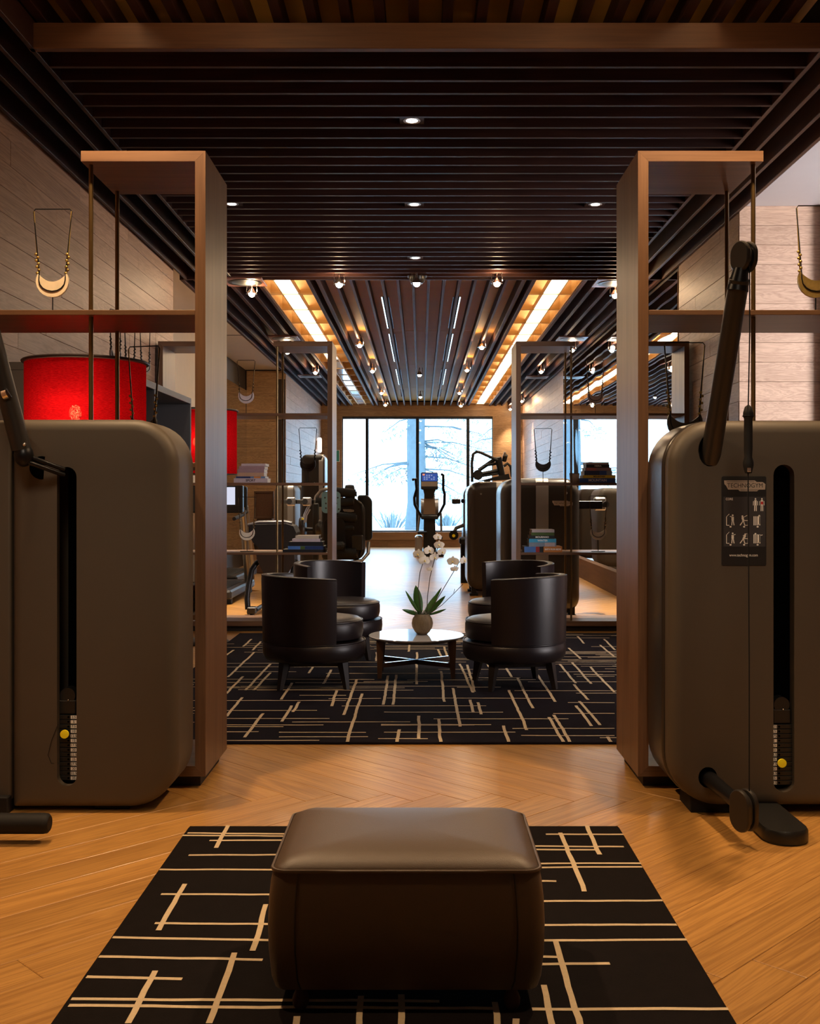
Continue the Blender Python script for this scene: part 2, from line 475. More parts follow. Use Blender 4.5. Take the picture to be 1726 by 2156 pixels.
# glass of the end window: clear sheet
m, nt, b = new_mat('window_glass')
for n in list(nt.nodes):
    if n.type == 'BSDF_PRINCIPLED': nt.nodes.remove(n)
gl = nt.nodes.new('ShaderNodeBsdfGlossy'); gl.inputs['Roughness'].default_value = 0.02
tr = nt.nodes.new('ShaderNodeBsdfTransparent'); tr.inputs['Color'].default_value = (0.94, 0.98, 1.0, 1)
mxs = nt.nodes.new('ShaderNodeMixShader'); mxs.inputs['Fac'].default_value = 0.06
nt.links.new(tr.outputs[0], mxs.inputs[1]); nt.links.new(gl.outputs[0], mxs.inputs[2])
nt.links.new(mxs.outputs[0], nt.nodes['Material Output'].inputs['Surface'])
M['glass'] = m

# wall mirror: slightly wavy silver
m, nt, b = new_mat('wall_mirror')
b.inputs['Base Color'].default_value = (0.80, 0.82, 0.83, 1); b.inputs['Metallic'].default_value = 1; b.inputs['Roughness'].default_value = 0.01
tc = nt.nodes.new('ShaderNodeTexCoord'); nz = nt.nodes.new('ShaderNodeTexNoise'); nz.inputs['Scale'].default_value = 1.3; nz.inputs['Detail'].default_value = 0
bp = nt.nodes.new('ShaderNodeBump'); bp.inputs['Strength'].default_value = 0.06; bp.inputs['Distance'].default_value = 0.05
nt.links.new(tc.outputs['Object'], nz.inputs['Vector']); nt.links.new(nz.outputs['Fac'], bp.inputs['Height']); nt.links.new(bp.outputs['Normal'], b.inputs['Normal'])
M['mirror'] = m

# red lampshade fabric: woven, lets the bulb through
m, nt, b = new_mat('red_shade_fabric')
for n in list(nt.nodes):
    if n.type == 'BSDF_PRINCIPLED': nt.nodes.remove(n)
N = nt.nodes.new; L = nt.links.new
tc = N('ShaderNodeTexCoord'); mp = N('ShaderNodeMapping'); mp.inputs['Scale'].default_value = (60, 60, 400)
nz = N('ShaderNodeTexNoise'); nz.inputs['Scale'].default_value = 1.0; nz.inputs['Detail'].default_value = 3
L(tc.outputs['Object'], mp.inputs['Vector']); L(mp.outputs['Vector'], nz.inputs['Vector'])
cr = N('ShaderNodeValToRGB'); cr.color_ramp.elements[0].position = 0.35; cr.color_ramp.elements[1].position = 0.7
cr.color_ramp.elements[0].color = (0.30, 0.002, 0.005, 1); cr.color_ramp.elements[1].color = (0.56, 0.006, 0.010, 1)
L(nz.outputs['Fac'], cr.inputs['Fac'])
df = N('ShaderNodeBsdfDiffuse'); tl = N('ShaderNodeBsdfTranslucent'); mxs = N('ShaderNodeMixShader'); mxs.inputs['Fac'].default_value = 0.55
L(cr.outputs['Color'], df.inputs['Color']); L(cr.outputs['Color'], tl.inputs['Color'])
L(df.outputs[0], mxs.inputs[1]); L(tl.outputs[0], mxs.inputs[2])
# pin holes of the weave
n3 = N('ShaderNodeTexNoise'); n3.inputs['Scale'].default_value = 420.0
L(tc.outputs['Object'], n3.inputs['Vector'])
c3 = N('ShaderNodeValToRGB'); c3.color_ramp.elements[0].position = 0.58; c3.color_ramp.elements[1].position = 0.70
c3.color_ramp.elements[0].color = (0, 0, 0, 1); c3.color_ramp.elements[1].color = (0.10, 0.10, 0.10, 1)
L(n3.outputs['Fac'], c3.inputs['Fac'])
tp = N('ShaderNodeBsdfTransparent'); mx3 = N('ShaderNodeMixShader')
L(c3.outputs['Color'], mx3.inputs['Fac']); L(mxs.outputs[0], mx3.inputs[1]); L(tp.outputs[0], mx3.inputs[2])
L(mx3.outputs[0], nt.nodes['Material Output'].inputs['Surface'])
M['red_shade'] = m

# ================================================================== STRUCTURE
XL, XR = -2.40, 2.44          # side walls
ZC = 3.40                      # underside of the slats
YW = 25.8                      # end (window) wall
Y1, Y2 = 5.20, 10.76           # cross-slat field
ZT = 3.70                      # top of the shell

def struct(name, mb, mat, label, cat, smooth=None):
    o = obj(name, mb, mat, None, smooth)
    return tag(o, label, cat, kind='structure')

# ---- floor with herringbone planks
floor = struct('floor', MB().box(-3.4, 6.6, -1.6, YW + 0.3, -0.12, -0.013), M['oak_gap'], 'golden oak herringbone plank floor running through the gym', 'floor')
W = 0.152
plk = MB().bbox(-0.5, 0.5, -W / 2 + 0.0006, W / 2 - 0.0006, -0.012, 0.0, 0.0012).mesh('plank')
# a long plank of unit length, scaled per row
plk.materials.append(M['oak_floor'])
def row(y0, depth, sgn, phase, x0, x1):
    Ln = depth * math.sqrt(2)
    per = W * math.sqrt(2)
    n0 = int((x0 - 2) / per); n1 = int((x1 + 2) / per)
    for i in range(n0, n1):
        xa = i * per + phase                       # low end centre
        cx = xa + sgn * depth / 2
        if cx < x0 or cx > x1: continue
        o = bpy.data.objects.new('plank', plk); COL.objects.link(o); o.parent = floor
        o.location = (cx, y0 + depth / 2, 0); o.rotation_euler = (0, 0, R(45) * sgn)
        o.scale = (Ln - 0.0012, 1, 1)
ph = 0.0
rows = [(1.19, 1.57, 1), (2.76, 1.57, 1), (4.33, 1.57, -1), (5.90, 1.57, 1), (7.47, 1.57, -1), (9.04, 1.57, 1), (10.61, 1.57, -1), (12.18, 1.57, 1), (13.75, 1.57, -1)]
per = W * math.sqrt(2)
for y0, dp, sg in rows:
    # keep the saw-tooth of neighbouring rows in step; a change of direction shifts it half a tooth
    row(y0, dp, sg, ph, -2.9, 3.2)
    ph = (ph + sg * dp) % per
    nxt = rows[rows.index((y0, dp, sg)) + 1][2] if rows.index((y0, dp, sg)) + 1 < len(rows) else sg
    if nxt != sg: ph = (ph + per / 2) % per
far = obj('far_boards', MB().box(-3.4, 3.0, 15.32 - 0.1, YW + 0.1, -0.013, -0.0008), M['oak_base'], floor)
side1 = obj('side_boards', MB().box(2.9, 6.5, -1.5, 15.3, -0.013, -0.0015), M['oak_base'], floor)
side2 = obj('side_boards', MB().box(-3.3, -2.5, 9.0, 15.3, -0.013, -0.0015), M['oak_base'], floor)

# ---- wall planks
PHT = 0.15
wpl = MB().bbox(0, 1, -0.014, 0.0, 0.001, PHT - 0.001, 0.0012).mesh('wall_plank')
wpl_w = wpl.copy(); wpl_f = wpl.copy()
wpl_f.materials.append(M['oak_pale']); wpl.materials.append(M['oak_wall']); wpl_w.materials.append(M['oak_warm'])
def plank_wall(wall, p0, ang, length, z0, z1, mesh=wpl, lmin=1.1, lmax=2.3, holes=()):
    """planks along direction ang from p0 (x,y); outward face is local -y"""
    r = random.Random(int(length * 100 + p0[0] * 10))
    z = z0
    while z < z1 - 0.02:
        h = min(PHT, z1 - z)
        segs = [(0.0, length)]
        for (ha, hb, hz0, hz1) in holes:
            if z + h > hz0 + 0.01 and z < hz1 - 0.01:
                ns = []
                for a, b_ in segs:
                    if ha > a: ns.append((a, min(b_, ha)))
                    if hb < b_: ns.append((max(a, hb), b_))
                segs = ns
        for a, b_ in segs:
            u = a; first = True
            while u < b_ - 1e-4:
                l = r.uniform(lmin, lmax) * (r.uniform(0.35, 1) if first else 1)
                if b_ - u - l < 0.45: l = b_ - u
                first = False
                o = bpy.data.objects.new('plank', mesh); COL.objects.link(o); o.parent = wall
                o.location = (p0[0] + math.cos(ang) * u, p0[1] + math.sin(ang) * u, z)
                o.rotation_euler = (0, 0, ang)
                o.scale = (l - 0.0015, r.uniform(0.9, 1.1), h / PHT)
                u += l
        z += PHT

wall_left = struct('wall_left', MB().box(XL - 0.7, XL - 0.015, -1.6, 10.36, -0.1, ZT), M['oak_gap'], 'left wall clad in greyed oak planks behind the cabinet and red lamp', 'wall')
plank_wall(wall_left, (XL - 0.0145, 1.96), R(90), 8.4, 0.0, 3.60)          # faces +X
wall_right = struct('wall_right', MB().box(XR + 0.02, XR + 0.18, 8.24, 10.14, -0.1, ZT), M['oak_gap'], 'short right wall of greyed oak planks before the mirror', 'wall')
plank_wall(wall_right, (XR + 0.0195, 10.135), R(-90), 1.905, 0.0, 3.60)        # faces -X
wall_annex = struct('wall_annex', MB().box(XR + 0.02, 6.6, 8.22, 8.36, -0.1, ZT), M['oak_gap'], 'brightly lit pale oak plank wall of the right annex', 'wall')
plank_wall(wall_annex, (XR + 0.005, 8.22), 0.0, 0.635, 0.0, 3.45, mesh=wpl_f)
plank_wall(wall_annex, (4.2, 8.22), 0.0, 2.4, 0.0, 3.45, mesh=wpl_f)
door = struct('door_1', MB().box(3.10, 4.16, 8.17, 8.215, 0, 3.45), M['door_wood'], 'tall dark red wood door panel at the right edge', 'door')
for xx in (3.075, 3.14, 3.21, 4.14):
    obj('door_jamb', MB().bbox(xx, xx + 0.045, 8.11, 8.215, 0, 3.45, 0.003), M['door_wood'], door)
wall_back = struct('wall_back', MB().box(-3.2, 6.6, -1.7, -1.6, -0.1, ZT), M['plaster'], 'plain wall behind the camera', 'wall')
wall_side = struct('wall_annex_side', MB().box(6.5, 6.6, -1.6, 8.3, -0.1, ZT), M['plaster'], 'outer side wall of the annex', 'wall')
# gym walls
wall_gl = struct('wall_gym_left', MB().box(XL - 0.16, XL - 0.015, 19.0, YW + 0.2, -0.1, ZT), M['oak_gap'], 'far left gym wall of oak planks beside the window', 'wall')
plank_wall(wall_gl, (XL - 0.0145, 19.0), R(90), YW - 19.0, 0.0, 3.50)
wall_gf = struct('wall_gym_pier', MB().box(-3.2, XL - 0.016, 19.015, 19.15, -0.1, ZT), M['oak_gap'], 'warm oak plank pier facing the camera in the left gym bay', 'wall')
plank_wall(wall_gf, (-3.10, 19.015), 0.0, 0.70, 0.0, 3.45, mesh=wpl_w, lmin=2)
wall_gp = struct('wall_gym_plaster', MB().box(-3.3, -3.10, 10.3, 15.0, -0.1, ZT), M['plaster'], 'beige plaster side wall of the left gym bay', 'wall')
wall_gm = struct('wall_gym_mirror_backing', MB().box(-3.3, -3.12, 15.0, 19.1, -0.1, ZT), M['cabinet_dark'], 'dark wall behind the left gym mirror', 'wall')
mirl = tag(obj('wall_mirror', MB().box(-3.118, -3.10, 15.05, 19.0, 0.30, 3.1), M['mirror'], origin=(-3.11, 17, 0.30)), 'large mirror on the side wall of the left gym bay', 'mirror')
wall_gr = struct('wall_gym_right', MB().box(XR + 0.02, XR + 0.16, 10.1, YW + 0.2, -0.1, ZT), M['oak_gap'], 'right gym wall carrying the mirror and oak planks', 'wall')
plank_wall(wall_gr, (XR + 0.0195, YW), R(-90), YW - 18.3, 0.0, 3.50)
basebd = tag(obj('baseboard_right', MB().bbox(XR - 0.055, XR + 0.02, 10.16, 18.3, 0, 0.29, 0.004), M['base_wood']), 'wooden base ledge under the right gym mirror', 'baseboard', kind='structure')
for i in range(4):
    a = 10.16 + i * 2.035
    o = tag(obj('wall_mirror', MB().box(XR - 0.002, XR + 0.012, a + 0.002, a + 2.033, 0.292, 3.36), M['mirror'], origin=(XR, a + 1.0, 0.292)),
        ['mirror panel of the right gym wall nearest the shelving', 'second mirror panel of the right gym wall', 'third mirror panel of the right gym wall', 'mirror panel of the right gym wall nearest the window'][i], 'mirror', 'mirror panels on the right gym wall')

# ---- end wall with window
WX0, WX1, WZ0, WZ1 = (720.7 - CX) * YW / F, (1037 - CX) * YW / F, EYE - (1119 - CY) * YW / F, EYE - (880 - CY) * YW / F
we = MB()
we.box(-3.3, WX0, YW + 0.015, YW + 0.2, -0.1, ZT).box(WX1, 3.0, YW + 0.015, YW + 0.2, -0.1, ZT)
we.box(WX0, WX1, YW + 0.015, YW + 0.2, -0.1, WZ0).box(WX0, WX1, YW + 0.015, YW + 0.2, WZ1, ZT)
wall_end = struct('wall_end', we, M['oak_gap'], 'end wall of warm oak planks around the big window', 'wall')
plank_wall(wall_end, (XL, YW + 0.015), 0.0, XR - XL, 0.0, 3.5, mesh=wpl_w, lmin=1.6, lmax=2.6, holes=[(WX0 - XL, WX1 - XL, WZ0, WZ1)])
win = tag(obj('window_1', MB().box(WX0, WX1, YW + 0.10, YW + 0.108, WZ0, WZ1), M['glass']), 'wide floor-length window onto snowy trees', 'window', kind='structure')
fr = 0.035
for nm, a in (('window_frame', (WX0, WX0 + fr * 0.4, WZ0, WZ1)), ('window_frame', (WX1 - fr * 0.4, WX1, WZ0, WZ1)), ('window_frame', (WX0, WX1, WZ0, WZ0 + fr * .6)), ('window_frame', (WX0, WX1, WZ1 - fr * .6, WZ1))):
    obj(nm, MB().bbox(a[0], a[1], YW + 0.06, YW + 0.15, a[2], a[3], 0.003), M['frame_black'], win)
for px in (772.3, 878.8, 985.3):
    xx = (px - CX) * YW / F
    obj('mullion', MB().bbox(xx - 0.038, xx + 0.038, YW + 0.05, YW + 0.15, WZ0, WZ1, 0.004), M['frame_black'], win)
sill = tag(obj('trim_1', MB().bbox(XL + 0.01, XR - 0.01, YW - 0.10, YW + 0.0, WZ0 - 0.20, WZ0 - 0.01, 0.004), M['window_wood']), 'light oak ledge running under the window', 'trim', kind='structure')

# ---- ceiling
ceil = struct('ceiling', MB().box(-3.4, 6.7, -1.7, YW + 0.3, ZT, ZT + 0.1), M['dark_void'], 'dark ceiling above hanging walnut slats', 'ceiling')
obj('annex_ceiling', MB().box(XR + 0.06, 6.6, -1.6, 8.3, 3.45, 3.5), M['white_ceiling'], ceil)
obj('bay_ceiling', MB().box(-3.2, XL - 0.0, 10.37, 19.05, 3.47, 3.52), M['plaster'], ceil)
obj('bay_ceiling_groove', MB().box(-3.1, XL, 14.9, 14.93, 3.466, 3.471), M['cabinet_dark'], ceil)
TH = 0.026
# side slats running lengthwise over the near half
for xs in (-1.898, -2.045, -2.19, -2.36):
    obj('lengthwise_slat', MB().bbox(xs - TH / 2, xs + TH / 2, 1.0, Y2, ZC, ZC + 0.14, 0.002), M['slat_y'], ceil)
for xs in (1.968, 2.12, 2.28, 2.43):
    obj('lengthwise_slat', MB().bbox(xs - TH / 2, xs + TH / 2, 1.0, Y2, ZC, ZC + 0.14, 0.002), M['beam_y'], ceil)
# cross slats
sx0, sx1 = -1.885, 1.955
smesh = MB().bbox(sx0, sx1, 0, 0.026, 0, 0.14, 0.0015).mesh('cross_slat'); smesh.materials.append(M['slat_x'])
n = 0
y = 5.42
while y < Y2 - 0.02:
    o = bpy.data.objects.new('cross_slat', smesh); COL.objects.link(o); o.parent = ceil; o.location = (0, y, ZC); y += 0.1785
obj('void_panel', MB().box(-2.4, 2.5, Y1 + 0.42, Y2, ZC + 0.17, ZC + 0.18), M['dark_void'], ceil)
beam = obj('cross_beam', MB().bbox(-1.915, 2.05, Y1, Y1 + 0.045, ZC, ZC + 0.126, 0.003), M['beam_x'], ceil)
obj('edge_beam', MB().bbox(-2.38, 2.42, Y2 - 0.03, Y2, ZC - 0.004, ZC + 0.30, 0.003), M['slat_x'], ceil)
# near field: lengthwise slats above the beam under a brass-coloured panel
ZN = 3.55
obj('brass_panel', MB().box(-1.9, 1.95, 1.0, Y1 + 0.415, ZN + 0.11, ZN + 0.12), M['gold_near_lit'], ceil)
nm = MB().bbox(0, 0.05, 1.2, Y1 + 0.41, 0, 0.11, 0.002).mesh('near_slat'); nm.materials.append(M['slat_y'])
for i in range(-11, 12):
    o = bpy.data.objects.new('near_slat', nm); COL.objects.link(o); o.parent = ceil; o.location = (i * 0.166 - 0.06, 0, ZN)

# gym ceiling
GP = 0.158
gz = ZC
for a, b_ in ((Y2, 14.9), (14.9, 18.7), (18.7, 22.6), (22.6, YW)):
    obj('brass_panel', MB().box(-1.13, 1.13, a + 0.006, b_ - 0.006, gz + 0.125, gz + 0.135), M['gold_panel'], ceil)
    for sx in (-1, 1):
        q = sorted((1.13 * sx, 2.42 * sx))
        obj('void_panel', MB().box(q[0], q[1], a, b_, gz + 0.26, gz + 0.27), M['dark_void'], ceil)
gm = MB().bbox(-0.014, 0.014, Y2, YW, 0, 0.10, 0.0015).mesh('gym_slat'); gm.materials.append(M['gym_slat'])
for k in range(6):
    for sx in (-1, 1):
        o = bpy.data.objects.new('gym_slat', gm); COL.objects.link(o); o.parent = ceil; o.location = (sx * (k + 0.5) * GP, 0, gz)
tall = MB().bbox(-0.02, 0.02, Y2, YW, 0, 0.25, 0.002).mesh('gym_beam'); tall.materials.append(M['gym_slat'])
for xx in (1.04, 1.145, 1.665, 1.80, 1.96, 2.12, 2.28, 2.41):
    for sx in (-1, 1):
        o = bpy.data.objects.new('gym_beam', tall); COL.objects.link(o); o.parent = ceil; o.location = (sx * xx, 0, gz)
# coffers: oak crates either side of the light strip
cby = MB().bbox(1.166, 1.645, -0.012, 0.012, 0, 0.20, 0.0015).mesh('crate_board'); cby.materials.append(M['crate_oak'])
for sx in (-1, 1):
    rn = math.ceil((YW - Y2) / 0.97)
    for i in range(rn):
        o = bpy.data.objects.new('crate_board', cby); COL.objects.link(o); o.parent = ceil
        o.location = (0 if sx == 1 else -2.811, Y2 + 0.9 + i * 0.97, gz + 0.02)
    for xx, hh in ((1.168, 0.22), (1.325, 0.07), (1.505, 0.07), (1.643, 0.22)):
        obj('crate_side', MB().bbox(sx * xx - 0.006, sx * xx + 0.006, Y2, YW, gz + 0.02, gz + hh, 0.001), M['crate_oak'], ceil)
    q = sorted((1.16 * sx, 1.65 * sx))
    obj('crate_top', MB().box(q[0], q[1], Y2, YW, gz + 0.215, gz + 0.225), M['crate_oak'], ceil)
    for j, (a, b_) in enumerate(((Y2 + 0.02, 17.2), (17.25, 25.5))):
        q = sorted((1.338 * sx, 1.492 * sx))
        lit = not (sx == -1 and j == 1)
        o = obj('light_panel', MB().bbox(q[0], q[1], a, b_, gz + 0.03, gz + 0.05, 0.003), M['strip'] if lit else M['strip_off'], origin=(1.415 * sx, (a + b_) / 2, gz + 0.03))
        tag(o, ('long glowing ceiling light panel, %s of the %s row' % ('nearer' if j == 0 else 'farther', 'right' if sx == 1 else 'left')) if lit else 'unlit glossy ceiling light panel, farther of the left row', 'ceiling light', 'ceiling light panels of the gym')
# slot diffusers between slats
for sx in (-1, 1):
    for j, (a, b_) in enumerate(((12.3, 14.6), (15.1, 18.2), (19.3, 22.0), (23.0, 24.6))):
        xx = sx * 2.62 * GP + (0.0 if sx == 1 else 0.0)
        t = thing('slot_vent', 'narrow ceiling air slot, %s from the front in the %s row' % (('first', 'second', 'third', 'fourth')[j], 'right' if sx == 1 else 'left'), 'vent', (xx, (a + b_) / 2, gz + 0.118), group='ceiling air slots')
        h = (b_ - a) / 2
        for q in (-1, 1):
            obj('slot_rail', MB().box(-0.045, -0.03, -h, h, -0.004, 0.006) if q < 0 else MB().box(0.03, 0.045, -h, h, -0.004, 0.006), M['chrome'], t)
        obj('slot_gap', MB().box(-0.03, 0.03, -h, h, 0.0, 0.005), M['slot_shade'], t)

# ================================================================== LIGHT FITTINGS
def downlight(px, py, label):
    p = CE(px, py, ZC + 0.02)
    t = thing('downlight', label, 'ceiling light', (p.x, p.y, ZC + 0.012), group='recessed downlights in the cross slats')
    h = 0.0
    hx = 0.072
    obj('housing', MB().bbox(-hx, hx, -0.072, 0.072, 0.0, 0.12, 0.003), M['slat_x'], t)
    obj('trim_ring', MB().lathe([(0.036, -0.002), (0.050, -0.003), (0.052, 0.001)], 24), M['steel'], t, 40)
    obj('lens', MB().lathe([(0.0, -0.0015), (0.03, -0.0035), (0.036, -0.001)], 24), M['lens'], t, 40)
    spot_light('downlight_beam', (p.x, p.y, ZC - 0.02), (p.x, p.y, 0), 55, 75, (1.0, 0.80, 0.60))
for q in ((867, 251, 'square recessed downlight nearest the front beam'), (872, 428, 'middle downlight of the centre row in the cross slats'), (874, 541, 'farthest downlight of the centre row in the cross slats'),
          (488, 427, 'recessed downlight left beside the left shelf post'), (1253, 428, 'recessed downlight right beside the right shelf post')):
    downlight(*q)

ZB = 3.30
def bulb(px, py, label, cold=False, power=26):
    p = CE(px, py, ZB)
    t = thing('ceiling_spot', label, 'spotlight', (p.x, p.y, ZB), group='bare ceiling spots of the gym')
    obj('bracket', MB().tube([(-0.045, 0, 0.13), (-0.055, 0, 0.03), (-0.03, 0, 0.0)], 0.004, 6).tube([(0.045, 0, 0.13), (0.055, 0, 0.03), (0.03, 0, 0.0)], 0.004, 6), M['chrome'], t)
    obj('reflector', MB().lathe([(0.020, 0.055), (0.035, 0.03), (0.055, 0.004), (0.058, 0.004), (0.037, 0.034), (0.020, 0.06)], 18), M['chrome'], t, 50)
    obj('lamp', MB().ball((0, 0, 0.006), 0.034, 0.034, 0.034), M['bulb_cold'] if cold else M['bulb'], t, 60)
    obj('cap', MB().cyl((0, 0, 0.055), (0, 0, 0.13), 0.010, n=10), M['chrome'], t, 50)
    spot_light('ceiling_spot_beam', (p.x, p.y, ZB - 0.05), (p.x, p.y, 0), power, 64, COOL if cold else WARM2, 0.8, 0.03)
    if not cold: point_light('ceiling_spot_spill', (p.x, p.y - 0.07, ZB + 0.03), 13, WARM, 0.03)
bl = [(530, 620, 'left row, nearest the cross slats'), (605, 742, 'left row, in front of the shelf tower top'), (664, 785, 'left row, third and lower'),
      (714, 600, 'inner left row, nearest'), (757, 728, 'inner left row, second'), (784, 782, 'inner left row, third'), (803, 828, 'inner left row, fourth'), (811, 853, 'inner left row, by the end wall'),
      (1046, 598, 'inner right row, nearest'), (1014, 732, 'inner right row, second'), (983, 780, 'inner right row, third'), (967, 828, 'inner right row, fourth'), (970, 855, 'inner right row, by the end wall'),
      (1295, 623, 'right row, beside the shelf post'), (1204, 738, 'right row, above the shelf rod'), (1139, 783, 'right row, third and lower'), (1098, 845, 'right row, fourth beyond the shelf tower'), (1074, 862, 'right row, last by the end wall')]
for x, y, w in bl: bulb(x, y, 'bare warm ceiling spot of the ' + w, power=(950 if y in (620, 623) else 240) if 'inner' not in w else 110)
for x, y, w in ((877, 598, 'nearest'), (883, 790, 'middle'), (885, 836, 'farthest')):
    bulb(x, y, 'small cold ceiling spot in the centre line, ' + w, True, 8)

def speaker(px, py, d, label):
    p = CE(px, py, ZC - 0.012)
    t = thing('ceiling_speaker', label, 'speaker', p, group='round ceiling speakers on wooden plates')
    obj('plate', MB().bbox(-0.2, 0.2, -0.2, 0.2, 0, 0.02, 0.003), M['speaker_plate'], t)
    obj('ring', MB().lathe([(0.135, -0.004), (0.165, -0.006), (0.168, 0.001)], 32), M['black_metal'], t, 40)
    obj('grille', MB().lathe([(0.0, -0.010), (0.10, -0.008), (0.136, -0.003)], 32), M['speaker_grille'], t, 40)
for q in ((515, 595, .33, 'round ceiling speaker left, nearest the cross slats'), (598, 713, .33, 'round ceiling speaker above the left shelf tower'), (652, 793, .3, 'far left round ceiling speaker'),
          (1293, 597, .33, 'round ceiling speaker right, nearest the cross slats'), (1204, 714, .33, 'round ceiling speaker above the right shelf tower'), (1130, 795, .3, 'far right round ceiling speaker')):
    speaker(*q)

# black dome under the last cross slat, wall lamp by the window
p = CE(878, 583, ZC - 0.006)
t = thing('ceiling_dome', 'black dome fixture under the last cross slat above the centre spot', 'ceiling dome', p)
obj('dome', MB().lathe([(0.0, -0.085), (0.04, -0.078), (0.068, -0.055), (0.082, -0.02), (0.082, 0.0)], 28), M['black_plastic'], t, 50)
obj('mount', MB().bbox(-0.095, 0.095, -0.06, 0.06, 0.0003, 0.006, 0.002), M['slat_x'], t)
zl = 2.40; yl = 24.6
t = thing('wall_lamp', 'small glowing white wall lamp on the far left wall by the window', 'lamp', (XL + 0.002, yl, zl))
obj('diffuser', MB().bbox(0.02, 0.11, -0.06, 0.06, -0.17, 0.17, 0.02), emit('wall_lamp_glow', (1.0, 0.9, 0.78), 4.0), t)
obj('bracket', MB().bbox(0.0, 0.02, -0.04, 0.04, -0.10, 0.10, 0.003), M['steel'], t)
# exit sign
p = PX(709.5, 960, YW - 0.03)
t = thing('exit_sign', 'tiny green exit sign on the end wall left of the window', 'sign', p)
obj('face', MB().box(-0.05, 0.05, -0.01, 0.02, -0.13, 0.13), M['exit_green'], t)
obj('housing', MB().bbox(-0.06, 0.06, 0.0, 0.04, -0.14, 0.14, 0.004), M['print_white'], t)

# ================================================================== RUGS
def rug(name, label, x0, x1, y0, y1, th, mat, lines, zlow=0.0):
    t = thing(name, label, 'rug', ((x0 + x1) / 2, (y0 + y1) / 2, 0.0005))
    wpart('pile', MB().bbox(x0, x1, y0, y1, 0.0005, th, min(0.008, th * 0.45)), mat, t)
    mb = MB()
    r = random.Random(3)
    for a, b_, w in lines:
        a = Vector((a[0], a[1])); b_ = Vector((b_[0], b_[1]))
        d = b_ - a; ln = d.length
        if ln < 1e-3: continue
        d /= ln; nrm = Vector((-d.y, d.x)); k = max(2, int(ln / 0.05))
        vs_ = []; fs = []
        off = 0.0
        for i in range(k + 1):
            q = a + d * (ln * i / k)
            off = 0.6 * off + r.uniform(-1, 1) * w * 0.14
            for sgn in (-1, 1):
                e = q + nrm * (sgn * w / 2 * r.uniform(0.92, 1.08) + off)
                e.x = min(max(e.x, x0 + 0.003), x1 - 0.003); e.y = min(max(e.y, y0 + 0.003), y1 - 0.003)
                vs_.append((e.x, e.y, th + (0.0018 if abs(d.y) > abs(d.x) else 0.0010)))
        for i in range(k): fs.append((2 * i, 2 * i + 1, 2 * i + 3, 2 * i + 2))
        mb.add(vs_, fs)
    wpart('pattern_lines', mb, M['rug_cream'], t)
    return t
RZ = 0.016
H1 = [(395, 1754, 600, 1756), (383, 1759, 600, 1761), (441, 1770, 600, 1770), (397, 1801, 600, 1800), (336, 1831, 600, 1832), (339, 1883, 600, 1884), (326, 1944, 600, 1946), (237, 1974, 600, 1980),
      (208, 2015, 553, 2021), (182, 2057, 384, 2061), (150, 2104, 925, 2108), (144, 2118, 1040, 2124), (1149, 1757, 1312, 1757), (1100, 1782, 1313, 1783), (1100, 1789, 1260, 1790), (1100, 1819, 1350, 1818), (1100, 1827, 1352, 1826),
      (1140, 1855, 1171, 1856), (1100, 1898, 1394, 1896), (1100, 1948, 1424, 1947), (1100, 1981, 1447, 1979), (1120, 2015, 1177, 2016), (1120, 2031, 1284, 2030), (1120, 2125, 1535, 2125)]
V1 = [(482, 1737, 456, 1786), (388, 1862, 333, 1960), (561, 1905, 532, 2003), (495, 2007, 440, 2156), (326, 2045, 268, 2156), (758, 2098, 757, 2170), (846, 2095, 845, 2170), (1040, 2111, 1047, 2170), (624, 2141, 620, 2170), (1085, 2146, 1087, 2170),
      (1179, 1754, 1229, 1878), (1236, 1739, 1262, 1800), (1170, 1983, 1225, 2170), (1145, 2075, 1165, 2170)]
ln = [(FL(a, b, RZ).xy, FL(c, d, RZ).xy, 0.014) for a, b, c, d in H1] + [(FL(a, b, RZ).xy, FL(c, d, RZ).xy, 0.0155) for a, b, c, d in V1]
ra = FL(397, 1738, RZ); rb = FL(1303, 1738, RZ)
rug('patterned_rug', 'dark brown rug with cream crossing lines under the ottoman', ra.x, rb.x, 2.05, ra.y, RZ, M['rug_dark'], ln)

c6 = lambda x, y: (360 + x / 1.6283, 1300 + y / 1.6283)
V2 = [(245,275,190,340),(315,330,250,412),(440,290,418,325),(413,303,380,358),(655,262,600,437),(637,213,593,335),(568,250,550,305),(745,200,728,300),(772,197,760,300),(850,338,848,418),(782,385,774,437),(967,243,990,375),(925,185,937,290),(918,348,924,437),
      (1026,283,1035,325),(1052,292,1062,333),(1138,372,1162,437),(1157,250,1220,387),(1187,207,1240,312),(1250,190,1318,290),(1333,160,1387,226),(1380,230,1428,283),(1400,288,1470,370),(1388,303,1443,373),(1295,343,1350,438),(1312,335,1375,438),(1437,170,1518,257),(1375,155,1440,228),
      (842,120,842,230),(818,92,815,118),(705,120,703,150),(990,160,1035,258),(1015,163,1040,255),(1085,160,1100,185),(1150,175,1168,205),(550,180,522,228),(605,182,585,225),(490,165,472,192),(415,225,378,282),(248,203,190,262),(340,160,255,250),(340,190,283,250),(285,120,195,205),(215,112,190,130),
      (275,75,247,100),(308,83,280,113),(1362,105,1405,143),(1393,65,1415,90),(1470,95,1520,135),(1485,75,1522,112),(75,230,25,275),(400,178,370,215),(1495,410,1512,437),(1640,95,1700,135),(1635,180,1700,230),(1633,225,1700,275),(1660,290,1700,325),(1655,345,1700,388),(1650,395,1672,415),(1660,160,1700,190),(915,110,925,135),(935,100,945,135)]
